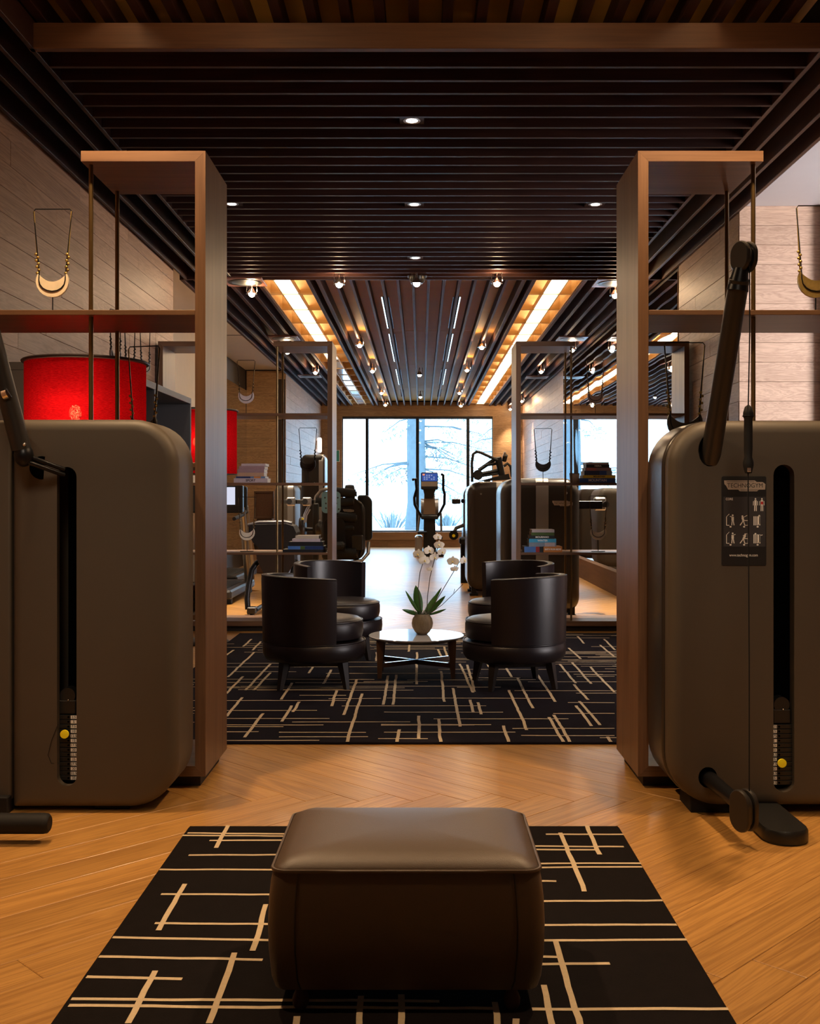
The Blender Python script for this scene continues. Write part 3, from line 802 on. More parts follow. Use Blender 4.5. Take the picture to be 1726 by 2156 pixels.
H2 = [(190,508,422),(370,675,410),(370,668,394),(130,300,393),(150,522,369),(90,385,375),(415,820,359),(120,543,347),(585,1080,304),(25,600,285),(60,500,320),(540,720,279),(440,600,267),(730,1138,325),(720,1040,370),(730,1180,394),(710,880,416),(720,1097,367),(900,1362,348),(1170,1520,381),(1200,1520,405),(1470,1700,413),
      (1360,1520,292),(1310,1520,330),(1060,1250,214),(980,1130,240),(660,880,220),(740,1310,277),(1330,1520,187),(1380,1480,195),(1390,1520,202),(1360,1520,150),(1440,1540,100),(1640,1700,300),(1640,1700,350),(25,80,330),(25,80,310),(25,80,360),(1640,1700,240),(1640,1700,150)]
ln2 = []
for a, b, c, d in V2: ln2.append((FL(*c6(a, b), 0.012).xy, FL(*c6(c, d), 0.012).xy, 0.0165))
for a, b, y in H2: ln2.append((FL(*c6(a, y), 0.012).xy, FL(*c6(b, y + rnd.uniform(-1, 1)), 0.012).xy, 0.014))
r2 = random.Random(5)
RX0, RX1, RY0, RY1 = -1.605, 2.28, 5.25, 9.45
for i in range(80):
    yy = RY0 + 1.3 + (RY1 - RY0 - 1.35) * i / 80 + r2.uniform(-.02, .02)
    a = r2.uniform(RX0 - 0.4, RX1 - 0.3); l = r2.uniform(0.35, 1.5)
    ln2.append(((max(a, RX0), yy), (min(a + l, RX1), yy + r2.uniform(-.01, .01)), 0.013))
rug('patterned_rug', 'large near-black rug with cream crossing lines under the four chairs', RX0, RX1, RY0, RY1, 0.012, M['rug_navy'], ln2)

# ================================================================== OTTOMAN
def rrect(hx, hy, r, n=6):
    pts = []
    for cx, cy, a0 in ((hx - r, hy - r, 0), (-hx + r, hy - r, 90), (-hx + r, -hy + r, 180), (hx - r, -hy + r, 270)):
        for i in range(n + 1):
            a = R(a0 + 90 * i / n)
            pts.append((cx + r * math.cos(a), cy + r * math.sin(a)))
    return pts
def densify(pts, step=0.04):
    out = []
    for i, p in enumerate(pts):
        q = pts[(i + 1) % len(pts)]
        d = math.dist(p, q); k = max(1, int(d / step))
        for j in range(k): out.append((p[0] + (q[0] - p[0]) * j / k, p[1] + (q[1] - p[1]) * j / k))
    return out
oc = Vector(((855 - CX) * 2.49 / F, 2.722, 0))
t = thing('ottoman', 'big brown leather cube ottoman on the near rug', 'ottoman', (oc.x, oc.y, RZ + 0.0015))
base = densify(rrect(0.3165, 0.2335, 0.035))
zt = 0.326
loops = []
for z, k in ((0.048, 0.95), (0.051, 0.98), (0.075, 1.004), (0.14, 1.025), (0.20, 1.03), (0.26, 1.022), (0.30, 1.008), (zt, 0.992)):
    loops.append([(x * k + (0.0 if abs(x) > .3 else 0), y * k, z) for x, y in base])
for z, k in ((zt + 0.010, 0.97), (zt + 0.024, 0.88), (zt + 0.034, 0.70), (zt + 0.039, 0.45), (zt + 0.041, 0.2), (zt + 0.041, 0.02)):
    loops.append([(x * k, y * k, z) for x, y in base])
body = obj('body', MB().loft(loops), M['leather_brown'], t, 50)
obj('piping', MB().tube([(x * 0.997, y * 0.997, zt + 0.002) for x, y in base], 0.0045, 6, closed=True), M['leather_brown'], t, 60)
for sx in (-1, 1):
    for sy in (-1, 1):
        pts = []
        for z, k in ((0.052, 0.975), (0.075, 1.003), (0.14, 1.024), (0.20, 1.029), (0.26, 1.021), (0.30, 1.008), (zt, 0.993)):
            pts.append((sx * 0.252 * k, sy * 0.2342 * k, z))
        obj('seam', MB().tube(pts, 0.0022, 5), M['leather_dark'], body, 60)
        obj('foot', MB().lathe([(0.0, 0.0), (0.012, 0.001), (0.019, 0.012), (0.020, 0.024), (0.016, 0.036), (0.009, 0.05)], 16, (sx * 0.248, sy * 0.20 - (0.0 if sy > 0 else 0.012), 0)), M['slat_z'], t, 50)

# ================================================================== SHELVING
def shelf_unit(side, Yf, depth, xin, zt, zb, zs, label, tops, xout, w1):
    """side -1 left / +1 right. xin inner post face; tops list of (x0,x1) of the tower tops measured outward from the inner face"""
    s = side
    t = thing('shelf_unit', label, 'shelf', (s * (abs(xin) + 0.6), Yf + depth / 2, 0))
    T = 0.0435; Yb = Yf + depth
    def bx(name, xa, xb, z0, z1, mat, par=None, y0=Yf, y1=Yb, b=0.0015):
        q = sorted((xin + s * xa, xin + s * xb))
        o = wpart(name, MB().bbox(q[0], q[1], y0, y1, z0, z1, b), mat, t)
        if par: o.parent = par
        return o
    def mitre(name, poly, mat):
        wpart(name, MB().prism([(xin + s * a, z) for a, z in poly], Yf, Yb), mat, t)
    w0 = tops[0][1]
    tot = xout
    # inner tower: post, top board with a mitred corner, bottom board over the full length
    mitre('post', [(0, zb), (T, zb + T), (T, zt - T), (0, zt)], M['walnut_z'])
    mitre('top_board', [(0.0006, zt), (T + 0.0006, zt - T), (w0, zt - T), (w0, zt)], M['walnut_x'])
    mitre('bottom_board', [(0.0006, zb), (T + 0.0006, zb + T), (tot - T, zb + T), (tot, zb)], M['walnut_x'])
    mitre('post', [(tot, zb + 0.0006), (tot - T, zb + T + 0.0006), (tot - T, zt - T), (tot, zt)], M['walnut_z'])
    mitre('top_board', [(tot - 0.0006, zt), (tot - T - 0.0006, zt - T), (tot - w1, zt - T), (tot - w1, zt)], M['walnut_x'])
    for z in zs:
        bx('shelf_board', T, tot - T, z - 0.021, z, M['walnut_x'])
    bx('plinth', 0.03, tot - 0.03, 0.0, zb, M['plinth'], None, Yf + 0.045, Yb - 0.03)
    for xr in (w0 - 0.027, tot - w1 + 0.027):
        for yy in (Yf + 0.05, Yb - 0.05):
            wpart('rod', MB().cyl((xin + s * xr, yy, zb + T), (xin + s * xr, yy, zt - T), 0.0095, n=12), M['brass'], t, 60)
    return t
YF1, DP = 4.46, 0.49
s1 = YF1 / F
zz = lambda py, Y: EYE - (py - CY) * Y / F
U1Z = [zz(652.5, YF1), zz(974, YF1), zz(1295, YF1)]
xl1, xr1 = (432.5 - CX) * s1, (1343 - CX) * s1
shelf_unit(-1, YF1, DP, xl1, zz(317.5, YF1), zz(1635, YF1), U1Z, 'walnut open shelf tower with bronze rods, near left behind the weight machine', [(0, 0.520)], 1.49, 0.40)
shelf_unit(1, YF1, DP, xr1, zz(317.5, YF1), zz(1635, YF1), U1Z, 'walnut open shelf tower with bronze rods, near right behind the cable machine', [(0, 0.523)], 1.50, 0.42)
YF2 = 9.63
s2 = YF2 / F
U2Z = [zz(870, YF2), zz(1016.3, YF2), zz(1163.3, YF2)]
xl2, xr2 = (699.4 - CX) * s2, (1086.3 - CX) * s2
shelf_unit(-1, YF2, DP, xl2, zz(718.5, YF2), zz(1318, YF2), U2Z, 'walnut open shelf unit far left, before the bench and leg machine', [(0, 0.53)], 1.57, 0.53)
shelf_unit(1, YF2, DP, xr2, zz(718.5, YF2), zz(1318, YF2), U2Z, 'walnut open shelf unit far right, before the tall gym towers', [(0, 0.53)], 1.56, 0.53)

# ================================================================== NECKLACE STANDS
def necklace(label, loc, Hh, wtop, pr, pend, cord, rz=0.0, base=True):
    t = thing('necklace_stand', label, 'necklace', loc, rz, group='necklaces on display stands')
    zc = Hh * 0.345                                  # centre of the crescent circle
    if base: obj('base', MB().bbox(-0.06, 0.06, -0.025, 0.025, 0, 0.006, 0.001), M['black_metal'], t)
    # wire frame: rod, U under the pendant, two arms, top bar
    w1 = pr * 0.80
    fr_ = [(0, 0.0, 0.0), (0, 0.0, zc - pr * 0.55)]
    obj('rod', MB().tube(fr_, 0.0028, 6), M['black_metal'], t)
    U = [(-wtop / 2, 0, Hh - 0.012), (-w1 * 1.0, -0.004, zc + pr * 0.55)]
    for i in range(9):
        a = PI + PI * i / 8
        U.append((w1 * math.cos(a), -0.010, zc + 0.05 * pr + w1 * 0.85 * math.sin(a)))
    U += [(w1, -0.004, zc + pr * 0.55), (wtop / 2, 0, Hh - 0.012), (wtop / 2 - 0.008, 0, Hh), (-wtop / 2 + 0.008, 0, Hh)]
    obj('wire_frame', MB().tube(U, 0.0026, 6, closed=True), M['black_metal'], t, 60)
    n = 14; outer = []; inner = []
    for i in range(n + 1):
        a = R(152 + (388 - 152) * i / n)
        outer.append((pr * math.cos(a), zc + pr * math.sin(a) * 0.98))
    for i in range(n + 1):
        u = 1 - 2 * i / n
        inner.append((pr * 0.883 * u, zc + pr * 0.46 - pr * 0.50 * (1 - u * u)))
    obj('pendant', MB().prism(outer + inner[1:-1], -0.008, 0.006), pend, t, 30)
    for sx in (-1, 1):
        a = Vector((sx * pr * 0.86, 0, zc + pr * 0.42)); b_ = Vector((sx * wtop / 2 * 0.985, 0, Hh - 0.01))
        cd = MB().tube([a, a.lerp(b_, .5), b_], 0.0030, 6)
        obj('cord', cd, cord, t, 60)
        bd = MB()
        for i in range(7):
            q = a.lerp(b_, 0.02 + 0.05 * i)
            bd.ball((q.x + (0.004 if i % 2 else -0.004), q.y - 0.003, q.z), 0.0075, 0.006, 0.0065, 8, 5)
        obj('bead_cluster', bd, cord, t, 60)
    return t
Ym = YF1 + 0.24; sm = Ym / F
necklace('ivory crescent necklace on a stand on the near left upper shelf', ((111 - CX) * sm, Ym, U1Z[0]), 0.485, 0.168, 0.072, M['ivory'], M['gold'])
necklace('dark crescent necklace with gold beads on the near left middle shelf', ((303 - CX) * (Ym + .08) / F, Ym + .08, U1Z[1]), 0.53, 0.155, 0.065, M['bronze_dark'], M['gold'], R(-14))
necklace('mottled bronze crescent necklace with gold beads on the near right middle shelf', ((1441 - CX) * sm, Ym, U1Z[1]), 0.535, 0.178, 0.078, M['bronze_dark'], M['gold'])
necklace('big gold crescent necklace on the near right upper shelf', ((1717 - CX) * sm, Ym, U1Z[0]), 0.50, 0.17, 0.08, M['gold'], M['gold'])
Ym2 = YF2 + 0.18; sm2 = Ym2 / F
for x, k, pend, h, lab in ((518, 0, 'pink_stone', 0.50, 'pale stone crescent necklace on the far left top shelf'), (648, 1, 'bronze_dark', 0.505, 'black crescent necklace on the far left middle shelf'),
                     (520, 2, 'ivory', 0.50, 'pale ivory crescent necklace on the far left bottom shelf by the bench'), (1253, 0, 'pink_stone', 0.50, 'grey stone crescent necklace on the far right top shelf'),
                     (1143, 1, 'bronze_dark', 0.50, 'black crescent necklace before the tower on the far right middle shelf'), (1259, 2, 'ivory', 0.51, 'cream crescent necklace on the far right bottom shelf')):
    necklace(lab, ((x - CX) * sm2, Ym2, U2Z[k]), h, 0.165, 0.072, M[pend], M['black_metal'] if pend == 'bronze_dark' else M['brass'])

# ================================================================== CABINET, LAMPS (left)
cx0, cx1, cy0, cy1, czt = -2.385, -1.77, 6.0, 8.24, 1.975
t = thing('cabinet', 'tall dark cabinet with open niches along the left wall', 'cabinet', ((cx0 + cx1) / 2, (cy0 + cy1) / 2, 0))
g = 0.03
wpart('top_panel', MB().bbox(cx0, cx1, cy0, cy1, czt - 0.045, czt, 0.002), M['cabinet_edge'], t)
for yy in (cy0, (cy0 + cy1) / 2 - g / 2, cy1 - g):
    wpart('upright_panel', MB().bbox(cx0, cx1, yy, yy + g, 0.16, czt - 0.046, 0.002), M['cabinet_edge'], t)
wpart('back_panel', MB().box(cx0, cx0 + 0.015, cy0 + g, cy1 - g, 0.16, czt - 0.046), M['cabinet_dark'], t)
for z in (0.16, 0.80, 1.38):
    wpart('shelf_panel', MB().bbox(cx0 + 0.016, cx1 - 0.01, cy0 + g + .001, cy1 - g - .001, z, z + 0.035, 0.002), M['cabinet_wood'], t)
for yy in (cy0 + g + 0.004, (cy0 + cy1) / 2 + g / 2 + 0.004):
    d = wpart('door', MB().bbox(cx1 - 0.03, cx1 - 0.006, yy, yy + (cy1 - cy0) / 2 - g * 1.6, 0.20, 0.76, 0.003), M['cabinet_wood'], t)
    sub('knob', MB().ball((cx1 + 0.004, yy + 0.9, 0.5), 0.012), M['black_metal'], d, t, 60)
for yy in (cy0, cy1 - 0.04):
    for xx in (cx0, cx1 - 0.04):
        wpart('leg', MB().bbox(xx, xx + 0.04, yy, yy + 0.04, 0.0, 0.159, 0.002), M['black_metal'], t)
for xx in (cx0, cx1 - 0.04):
    wpart('foot_rail', MB().bbox(xx, xx + 0.04, cy0 + 0.041, cy1 - 0.041, 0.0, 0.045, 0.002), M['black_metal'], t)
# book standing open-faced in the cabinet niche
p = PX(332, 887, 7.55)
t = thing('book', 'pale pink hardback standing in the cabinet niche', 'book', (-1.93, 7.30, 1.416))
obj('cover', MB().bbox(-0.012, 0.012, -0.10, 0.10, 0, 0.28, 0.002), flat('book_pink', (0.62, 0.38, 0.28), 0.6), t)
obj('pages', MB().box(-0.009, 0.009, -0.098, 0.104, 0.004, 0.276), M['pages'], t)
me = text_mesh('LIVING', 0.035); me.transform(Matrix.Translation((0.0128, 0.0, 0.245)) @ Matrix.Rotation(R(90), 4, 'Z') @ UP)
obj('title', me, flat('title_rust', (0.45, 0.2, 0.14), 0.6), t)
for i, (yy, hh) in enumerate(((6.75, 0.42), (7.05, 0.40), (7.40, 0.42))):
    necklace(['silver necklace on the cabinet top, nearest the red lamp', 'silver necklace on the cabinet top, middle', 'silver necklace on the cabinet top, nearest the far end'][i], (-1.93 + 0.01 * i, yy, czt), hh, 0.12, 0.055, M['silver'], M['bronze_dark'], R(70))

def floor_lamp(label, x, y, zt_, power):
    t = thing('floor_lamp', label, 'lamp', (x, y, 0))
    r = 0.298; hh = 0.517
    n = 64
    sh = MB()
    vs_ = []
    for z in (zt_ - hh, zt_):
        for i in range(n): vs_.append((r * math.cos(2 * PI * i / n), r * math.sin(2 * PI * i / n), z))
    sh.add(vs_, [(i, (i + 1) % n, n + (i + 1) % n, n + i) for i in range(n)])
    s_ = obj('lamp_shade', sh, M['red_shade'], t, 60)
    obj('rim', MB().lathe([(r - 0.03, zt_ + 0.004), (r + 0.014, zt_ + 0.004), (r + 0.016, zt_ + 0.010), (r + 0.010, zt_ + 0.016), (r - 0.03, zt_ + 0.016)], 64), M['lamp_rim'], s_, 40)
    obj('rim', MB().lathe([(r - 0.01, zt_ - hh - 0.006), (r + 0.005, zt_ - hh - 0.006), (r + 0.005, zt_ - hh), (r - 0.01, zt_ - hh)], 64), M['lamp_rim'], s_, 40)
    obj('pole', MB().cyl((0, 0, 0.02), (0, 0, zt_ - hh * 0.62), 0.013, n=14), M['black_metal'], t, 60)
    obj('base', MB().lathe([(0.0, 0.024), (0.05, 0.024), (0.225, 0.016), (0.235, 0.010), (0.235, 0.0005)], 40), M['black_metal'], t, 40)
    obj('bulb_arm', MB().tube([(0, 0, zt_ - hh * 0.64), (0, -0.08, zt_ - hh * 0.66), (0, -0.17, zt_ - hh * 0.58)], 0.006, 8), M['black_metal'], t, 60)
    obj('bulb', MB().ball((0, -0.17, zt_ - hh * 0.50), 0.03, 0.03, 0.04), M['lamp_bulb'], t, 60)
    for k in range(3):
        a = 2 * PI * k / 3
        obj('spoke', MB().cyl((0, 0, zt_ - 0.02), (r * math.cos(a), r * math.sin(a), zt_ + 0.008), 0.003, n=6), M['black_metal'], s_)
    point_light('floor_lamp_light', (x, y - 0.17, zt_ - hh * 0.50), power, (1.0, 0.70, 0.42), 0.042)
lz = 1.22 + (CY - 768) * 5.45 / F
floor_lamp('floor lamp with red drum shade, nearer, behind the left weight machine', (181 - CX) * 5.45 / F, 5.45, lz, 7)
floor_lamp('floor lamp with red drum shade, farther, past the cabinet', (424 - CX) * 8.95 / F, 8.92, 1.22 + (CY - 868) * 8.95 / F, 7)

# ================================================================== BOOKS
book_mats = {}
def bmat(c):
    k = tuple(round(q, 3) for q in c)
    if k not in book_mats: book_mats[k] = flat('book_cover_%d' % len(book_mats), c, 0.45, var=0.15, vscale=30)
    return book_mats[k]
def book(label, w, h, d, loc, col, title=None, tcol='print_white', rz=0.0, spine_front=True, group='stacked books on the shelves', tsize=0.6, talign=0.0, prints=()):
    t = thing('book', label, 'book', loc, rz, group)
    c = 0.0022
    cov = MB()
    cov.box(-w / 2, w / 2, 0, d, 0, c).box(-w / 2, w / 2, 0, d, h - c, h).box(-w / 2, w / 2, -c if spine_front else d, 0 if spine_front else d + c, 0, h)
    o = obj('cover', cov, bmat(col), t)
    obj('pages', MB().box(-w / 2 + 0.004, w / 2 - 0.004, 0.0005 if spine_front else 0.004, d - 0.004 if spine_front else d - 0.0005, c, h - c), M['pages'], t)
    for u0, u1, pc in prints:
        obj('spine_print', MB().box(-w / 2 + u0 * w, -w / 2 + u1 * w, -c - 0.0004, -c, 0.001, h - 0.001), bmat(C[pc]), t)
    if title:
        me = text_mesh(title, h * tsize, 0.0006); xs_ = [v.co.x for v in me.vertices]; me.transform(Matrix.Scale(min(1.0, 0.86 * w / (max(xs_) - min(xs_))), 4, (1, 0, 0))); me.transform(Matrix.Translation((talign * w, -c - 0.0006, h / 2)) @ UP)
        obj('title', me, M[tcol], t)
    return t
C = dict(white=(0.46, 0.38, 0.38), cream=(0.48, 0.40, 0.30), pink=(0.30, 0.20, 0.205), tan=(0.42, 0.27, 0.17), black=(0.012, 0.012, 0.014), navy=(0.015, 0.03, 0.10), blue=(0.02, 0.08, 0.32), sky=(0.05, 0.36, 0.58), grey=(0.22, 0.27, 0.33), green=(0.06, 0.10, 0.02), yellow=(0.70, 0.50, 0.02), orange=(0.55, 0.20, 0.04), slate=(0.12, 0.20, 0.32), red=(0.30, 0.02, 0.02), brown=(0.10, 0.05, 0.03), blue2=(0.06, 0.16, 0.42), red2=(0.5, 0.15, 0.12))
PRINTS = {'blue and navy book second from below': ((0, .33, 'blue2'), (.34, .46, 'green'), (.46, 1, 'navy')), 'thick blue and red book at the bottom left of the pile': ((0, .62, 'blue2'), (.62, .82, 'red'), (.82, 1, 'black')), 'thin multicoloured book second from below': ((.02, .5, 'navy'), (.62, .85, 'orange')),
          'navy book third from below': ((.8, 1, 'grey'), (.55, .8, 'blue')), 'grey blue book third layer down': ((.58, .95, 'white'),), 'white and pink book third from the top': ((.05, .42, 'red2'),)}
def stack(Yb, zshelf, specs, where, depth=0.24):
    """specs from the bottom: (x0, x1, ytop, ybottom, colour, words, title, title colour)"""
    z = zshelf + 0.0006; k = Yb / F
    base_y = specs[0][3]
    for i, (x0, x1, ya, yb, c, words, title, tc_) in enumerate(specs):
        h = (yb - ya) * k - 0.0005
        w = (x1 - x0) * k
        zz_ = zshelf + 0.0006 + (base_y - yb) * k
        book('%s, %s' % (words, where), w, h, depth * rnd.uniform(0.85, 1), (((x0 + x1) / 2 - CX) * k, Yb + rnd.uniform(0, .006), zz_), C[c], title, tc_, tsize=0.42 if title and len(title) > 10 else 0.75, prints=PRINTS.get(words, ()))
YB2 = YF2 + 0.03
stack(YB2, U2Z[1], [(492, 563, 1007, 1016.3, 'white', 'white book titled SPORT at the bottom of the pile', 'SPORT', 'print_black'), (496, 558, 1003, 1007, 'slate', 'thin multicoloured book second from below', None, None), (499.5, 555.6, 995, 1003, 'tan', 'tan book third from below', None, None),
                     (500, 556, 987.5, 995, 'pink', 'pinkish book fourth from below', None, None), (503, 557, 981, 987.5, 'pink', 'pinkish book fifth from below', None, None), (508, 559, 976, 981, 'white', 'thin pale book on top of the pile', None, None)], 'far left middle shelf')
stack(YB2, U2Z[2], [(595, 685, 1157, 1163, 'black', 'wide black book at the bottom of the pile', None, None), (606, 683.5, 1150, 1157, 'slate', 'blue and navy book second from below', None, None), (607, 679, 1141, 1150, 'black', 'thick black book third from below', None, None),
                     (615, 674, 1134.5, 1141, 'white', 'pale book second from the top', None, None), (622, 671, 1128, 1134.5, 'cream', 'cream book on top of the pile', None, None)], 'far left bottom shelf')
stack(YB2, U2Z[1], [(1220, 1296, 1006.6, 1016.3, 'blue', 'royal blue book titled MOUNTAIN at the bottom of the pile', 'MOUNTAIN', 'print_white'), (1227, 1296, 1000.4, 1006.6, 'yellow', 'yellow book titled MOUNTAIN', 'MOUNTAIN', 'print_black'), (1230, 1288.6, 991, 1000.4, 'navy', 'navy book third from below', None, None),
                     (1232, 1287, 984.8, 991, 'pink', 'white and pink book third from the top', None, None), (1234, 1283, 977.7, 984.8, 'black', 'black book titled VIEIRA', 'VIEIRA', 'print_white'), (1234, 1282, 973, 977.7, 'white', 'thin white book on top of the pile', None, None)], 'far right middle shelf')
stack(YB2, U2Z[2], [(1103.7, 1142.5, 1151.2, 1163.3, 'slate', 'thick blue and red book at the bottom left of the pile', None, None), (1144, 1183.5, 1151.2, 1163.3, 'orange', 'thick orange book at the bottom right of the pile', 'EARTH FROM ABOVE', 'print_white'), (1113.5, 1170.7, 1142.6, 1151.2, 'grey', 'grey blue book third layer down', None, None),
                     (1113.5, 1170.7, 1135, 1142.6, 'sky', 'bright blue book in the pile', 'WINTER', 'print_white'), (1115, 1167.7, 1128, 1135, 'black', 'black book titled MOURINHO', 'MOURINHO', 'print_white'), (1118, 1167, 1121.6, 1128, 'green', 'dark green book second from the top', None, None), (1119.5, 1167, 1115.5, 1121.6, 'white', 'white book on top of the pile', None, None)], 'far right bottom shelf')
stack(YB2, U2Z[2], [(1352, 1410, 1157.5, 1163.3, 'black', 'black book at the bottom of the pile', None, None), (1350, 1408, 1153, 1157.5, 'orange', 'thin orange book second from below', None, None), (1352, 1409, 1146.5, 1153, 'white', 'pale book third from below', None, None),
                     (1354, 1406, 1133, 1146.5, 'brown', 'thick brown book second from the top', None, None), (1355, 1404, 1123, 1133, 'cream', 'cream book on top of the pile', None, None)], 'right end of the far right bottom shelf')
# near shelves, page side towards the camera and turned
z = U1Z[2] + 0.0006
for i, (w, h, c, rz, dx, wd) in enumerate(((0.27, 0.050, 'navy', 14, 0.0, 'dark blue book at the bottom of the pile'), (0.25, 0.036, 'blue', 20, 0.01, 'blue book second from below'), (0.23, 0.055, 'black', 8, 0.012, 'thick black book third from below'), (0.20, 0.030, 'brown', 12, 0.02, 'dark brown book third from the top'), (0.19, 0.034, 'navy', -6, 0.02, 'navy and red book second from the top'), (0.16, 0.024, 'green', 4, 0.025, 'small green book on top of the pile'))):
    book(wd + ', near right lower shelf', w, h, 0.19, ((1372 - CX) * 4.62 / F + w / 2 + dx, 4.60, z), C[c], None, None, R(rz), spine_front=False); z += h + 0.0006
z = U1Z[2] + 0.0006
for i, (w, h, c, rz, wd) in enumerate(((0.25, 0.040, 'grey', -24, 'grey book at the bottom of the pile'), (0.24, 0.030, 'black', -20, 'black book second from below'), (0.23, 0.028, 'brown', -22, 'brown book second from the top'), (0.20, 0.032, 'black', 3, 'black book on top of the pile'))):
    book(wd + ', near left lower shelf', w, h, 0.18, ((390 - CX) * 4.62 / F - w / 2 + 0.0 - 0.02 * i, 4.64, z), C[c], None, None, R(rz), spine_front=False); z += h + 0.0006
# cream cup on the far right shelf
p = PX(1209, 1016.3, YB2 + 0.12)
t = thing('cup', 'small cream cup beside the mountain books', 'cup', (p.x, p.y, U2Z[1] + 0.0005))
obj('body', MB().lathe([(0.0, 0.0), (0.036, 0.0), (0.040, 0.01), (0.047, 0.085), (0.044, 0.085), (0.037, 0.012), (0.0, 0.008)], 24), bmat((0.62, 0.55, 0.42)), t, 40)
obj('rim', MB().tube([(0.0455 * math.cos(2 * PI * i / 24), 0.0455 * math.sin(2 * PI * i / 24), 0.085) for i in range(24)], 0.0025, 6, closed=True), M['black_metal'], t, 60)
# dark woven pouf at the right edge of the rug
p = FL(1420, 1352)
t = thing('pouf', 'black woven drum pouf on the rug behind the cable machine', 'pouf', (p.x + 0.06, p.y - 0.2, 0.0142))
pf = []
for i in range(15): pf += [(0.215 + (0.006 if i % 2 else 0), 0.02 + i * 0.022)]
obj('body', MB().lathe([(0.0, 0.0), (0.19, 0.0)] + pf + [(0.19, 0.345), (0.0, 0.35)], 32), M['black_rubber'], t)
obj('lid', MB().lathe([(0.0, 0.352), (0.19, 0.352), (0.2, 0.36), (0.19, 0.368), (0.0, 0.37)], 32), M['leather_dark'], t, 40)

# ================================================================== CHAIRS
def make_chair(label, x, y, face, legrot):
    t = thing('tub_chair', label, 'chair', (x, y, 0.0142), R(face), group='dark leather tub chairs around the low table')
    def ring(r, z, tube_r): return MB().tube([(r * math.cos(2 * PI * i / 48), r * math.sin(2 * PI * i / 48), z) for i in range(48)], tube_r, 6, closed=True)
    b_ = obj('base', MB().lathe([(0.0, 0.165), (0.27, 0.165), (0.31, 0.175), (0.326, 0.20), (0.330, 0.24), (0.328, 0.275), (0.318, 0.288), (0.0, 0.29)], 48), M['leather_dark'], t, 45)
    obj('piping', ring(0.326, 0.286, 0.004), M['leather_dark'], b_, 60)
    sh = Vector((0.035, 0, 0))
    cu = MB().lathe([(0.0, 0.292), (0.25, 0.292), (0.275, 0.305), (0.284, 0.34), (0.284, 0.39), (0.277, 0.412), (0.255, 0.428), (0.19, 0.438), (0.10, 0.444), (0.0, 0.446)], 48, sh)
    c_ = obj('seat_cushion', cu, M['leather_dark'], t, 45)
    pm = ring(0.279, 0.412, 0.004); pm.v = [(p[0] + sh.x, p[1], p[2]) for p in pm.v]
    obj('piping', pm, M['leather_dark'], c_, 60)
    # backrest: curved band
    n = 36; loops = []
    for i in range(n + 1):
        u = -1 + 2 * i / n
        a = PI + u * R(88)
        drop = 0.018 * u * u
        zt_ = 0.712 - drop
        prof = [(0.286, 0.292), (0.329, 0.292), (0.333, 0.45), (0.338, zt_ - 0.03), (0.336, zt_ - 0.008), (0.327, zt_), (0.300, zt_), (0.291, zt_ - 0.008), (0.288, zt_ - 0.03), (0.285, 0.45)]
        loops.append([(r * math.cos(a), r * math.sin(a), z) for r, z in prof])
    bk = obj('backrest', MB().loft(loops), M['leather_dark'], t, 40)
    for rr in (0.335, 0.292):
        pts = []
        for i in range(n + 1):
            u = -1 + 2 * i / n; a = PI + u * R(88)
            pts.append((rr * math.cos(a), rr * math.sin(a), 0.712 - 0.018 * u * u - 0.006))
        obj('piping', MB().tube(pts, 0.0035, 6), M['leather_dark'], bk, 60)
    for k in range(4):
        a = R(45 + 90 * k + legrot - face)
        d = Vector((math.cos(a), math.sin(a), 0))
        p0 = d * 0.255; p1 = d * 0.292
        rz = Matrix.Rotation(a, 3, 'Z')
        l0 = [Vector(q) for q in ((-.026, -.024, 0.1655), (.026, -.024, 0.1655), (.026, .024, 0.1655), (-.026, .024, 0.1655))]
        l1 = [Vector(q) for q in ((-.014, -.013, 0.0), (.014, -.013, 0.0), (.014, .013, 0.0), (-.014, .013, 0.0))]
        obj('leg', MB().loft([[rz @ q + p1 for q in l1], [rz @ q + p0 for q in l0]]), M['leg_black'], t)
    fr_ = MB()
    for k in range(4):
        a = R(45 + 90 * k + legrot - face); a2 = a + R(90)
        p = Vector((math.cos(a), math.sin(a), 0)) * 0.25 + Vector((0, 0, 0.150)); q = Vector((math.cos(a2), math.sin(a2), 0)) * 0.25 + Vector((0, 0, 0.150))
        fr_.tube([p, p.lerp(q, .5), q], 0.014, 4)
    obj('leg_frame', fr_, M['leg_black'], t)
    return t
make_chair('dark leather tub chair front left, its back to the camera', -0.685, 6.87, 32, 4)
make_chair('dark leather tub chair rear left, facing the camera', -0.620, 8.05, -36, 8)
make_chair('dark leather tub chair front right, its back to the camera', 0.597, 6.85, 148, 11)
make_chair('dark leather tub chair rear right, facing the camera', 0.665, 8.05, 216, -8)

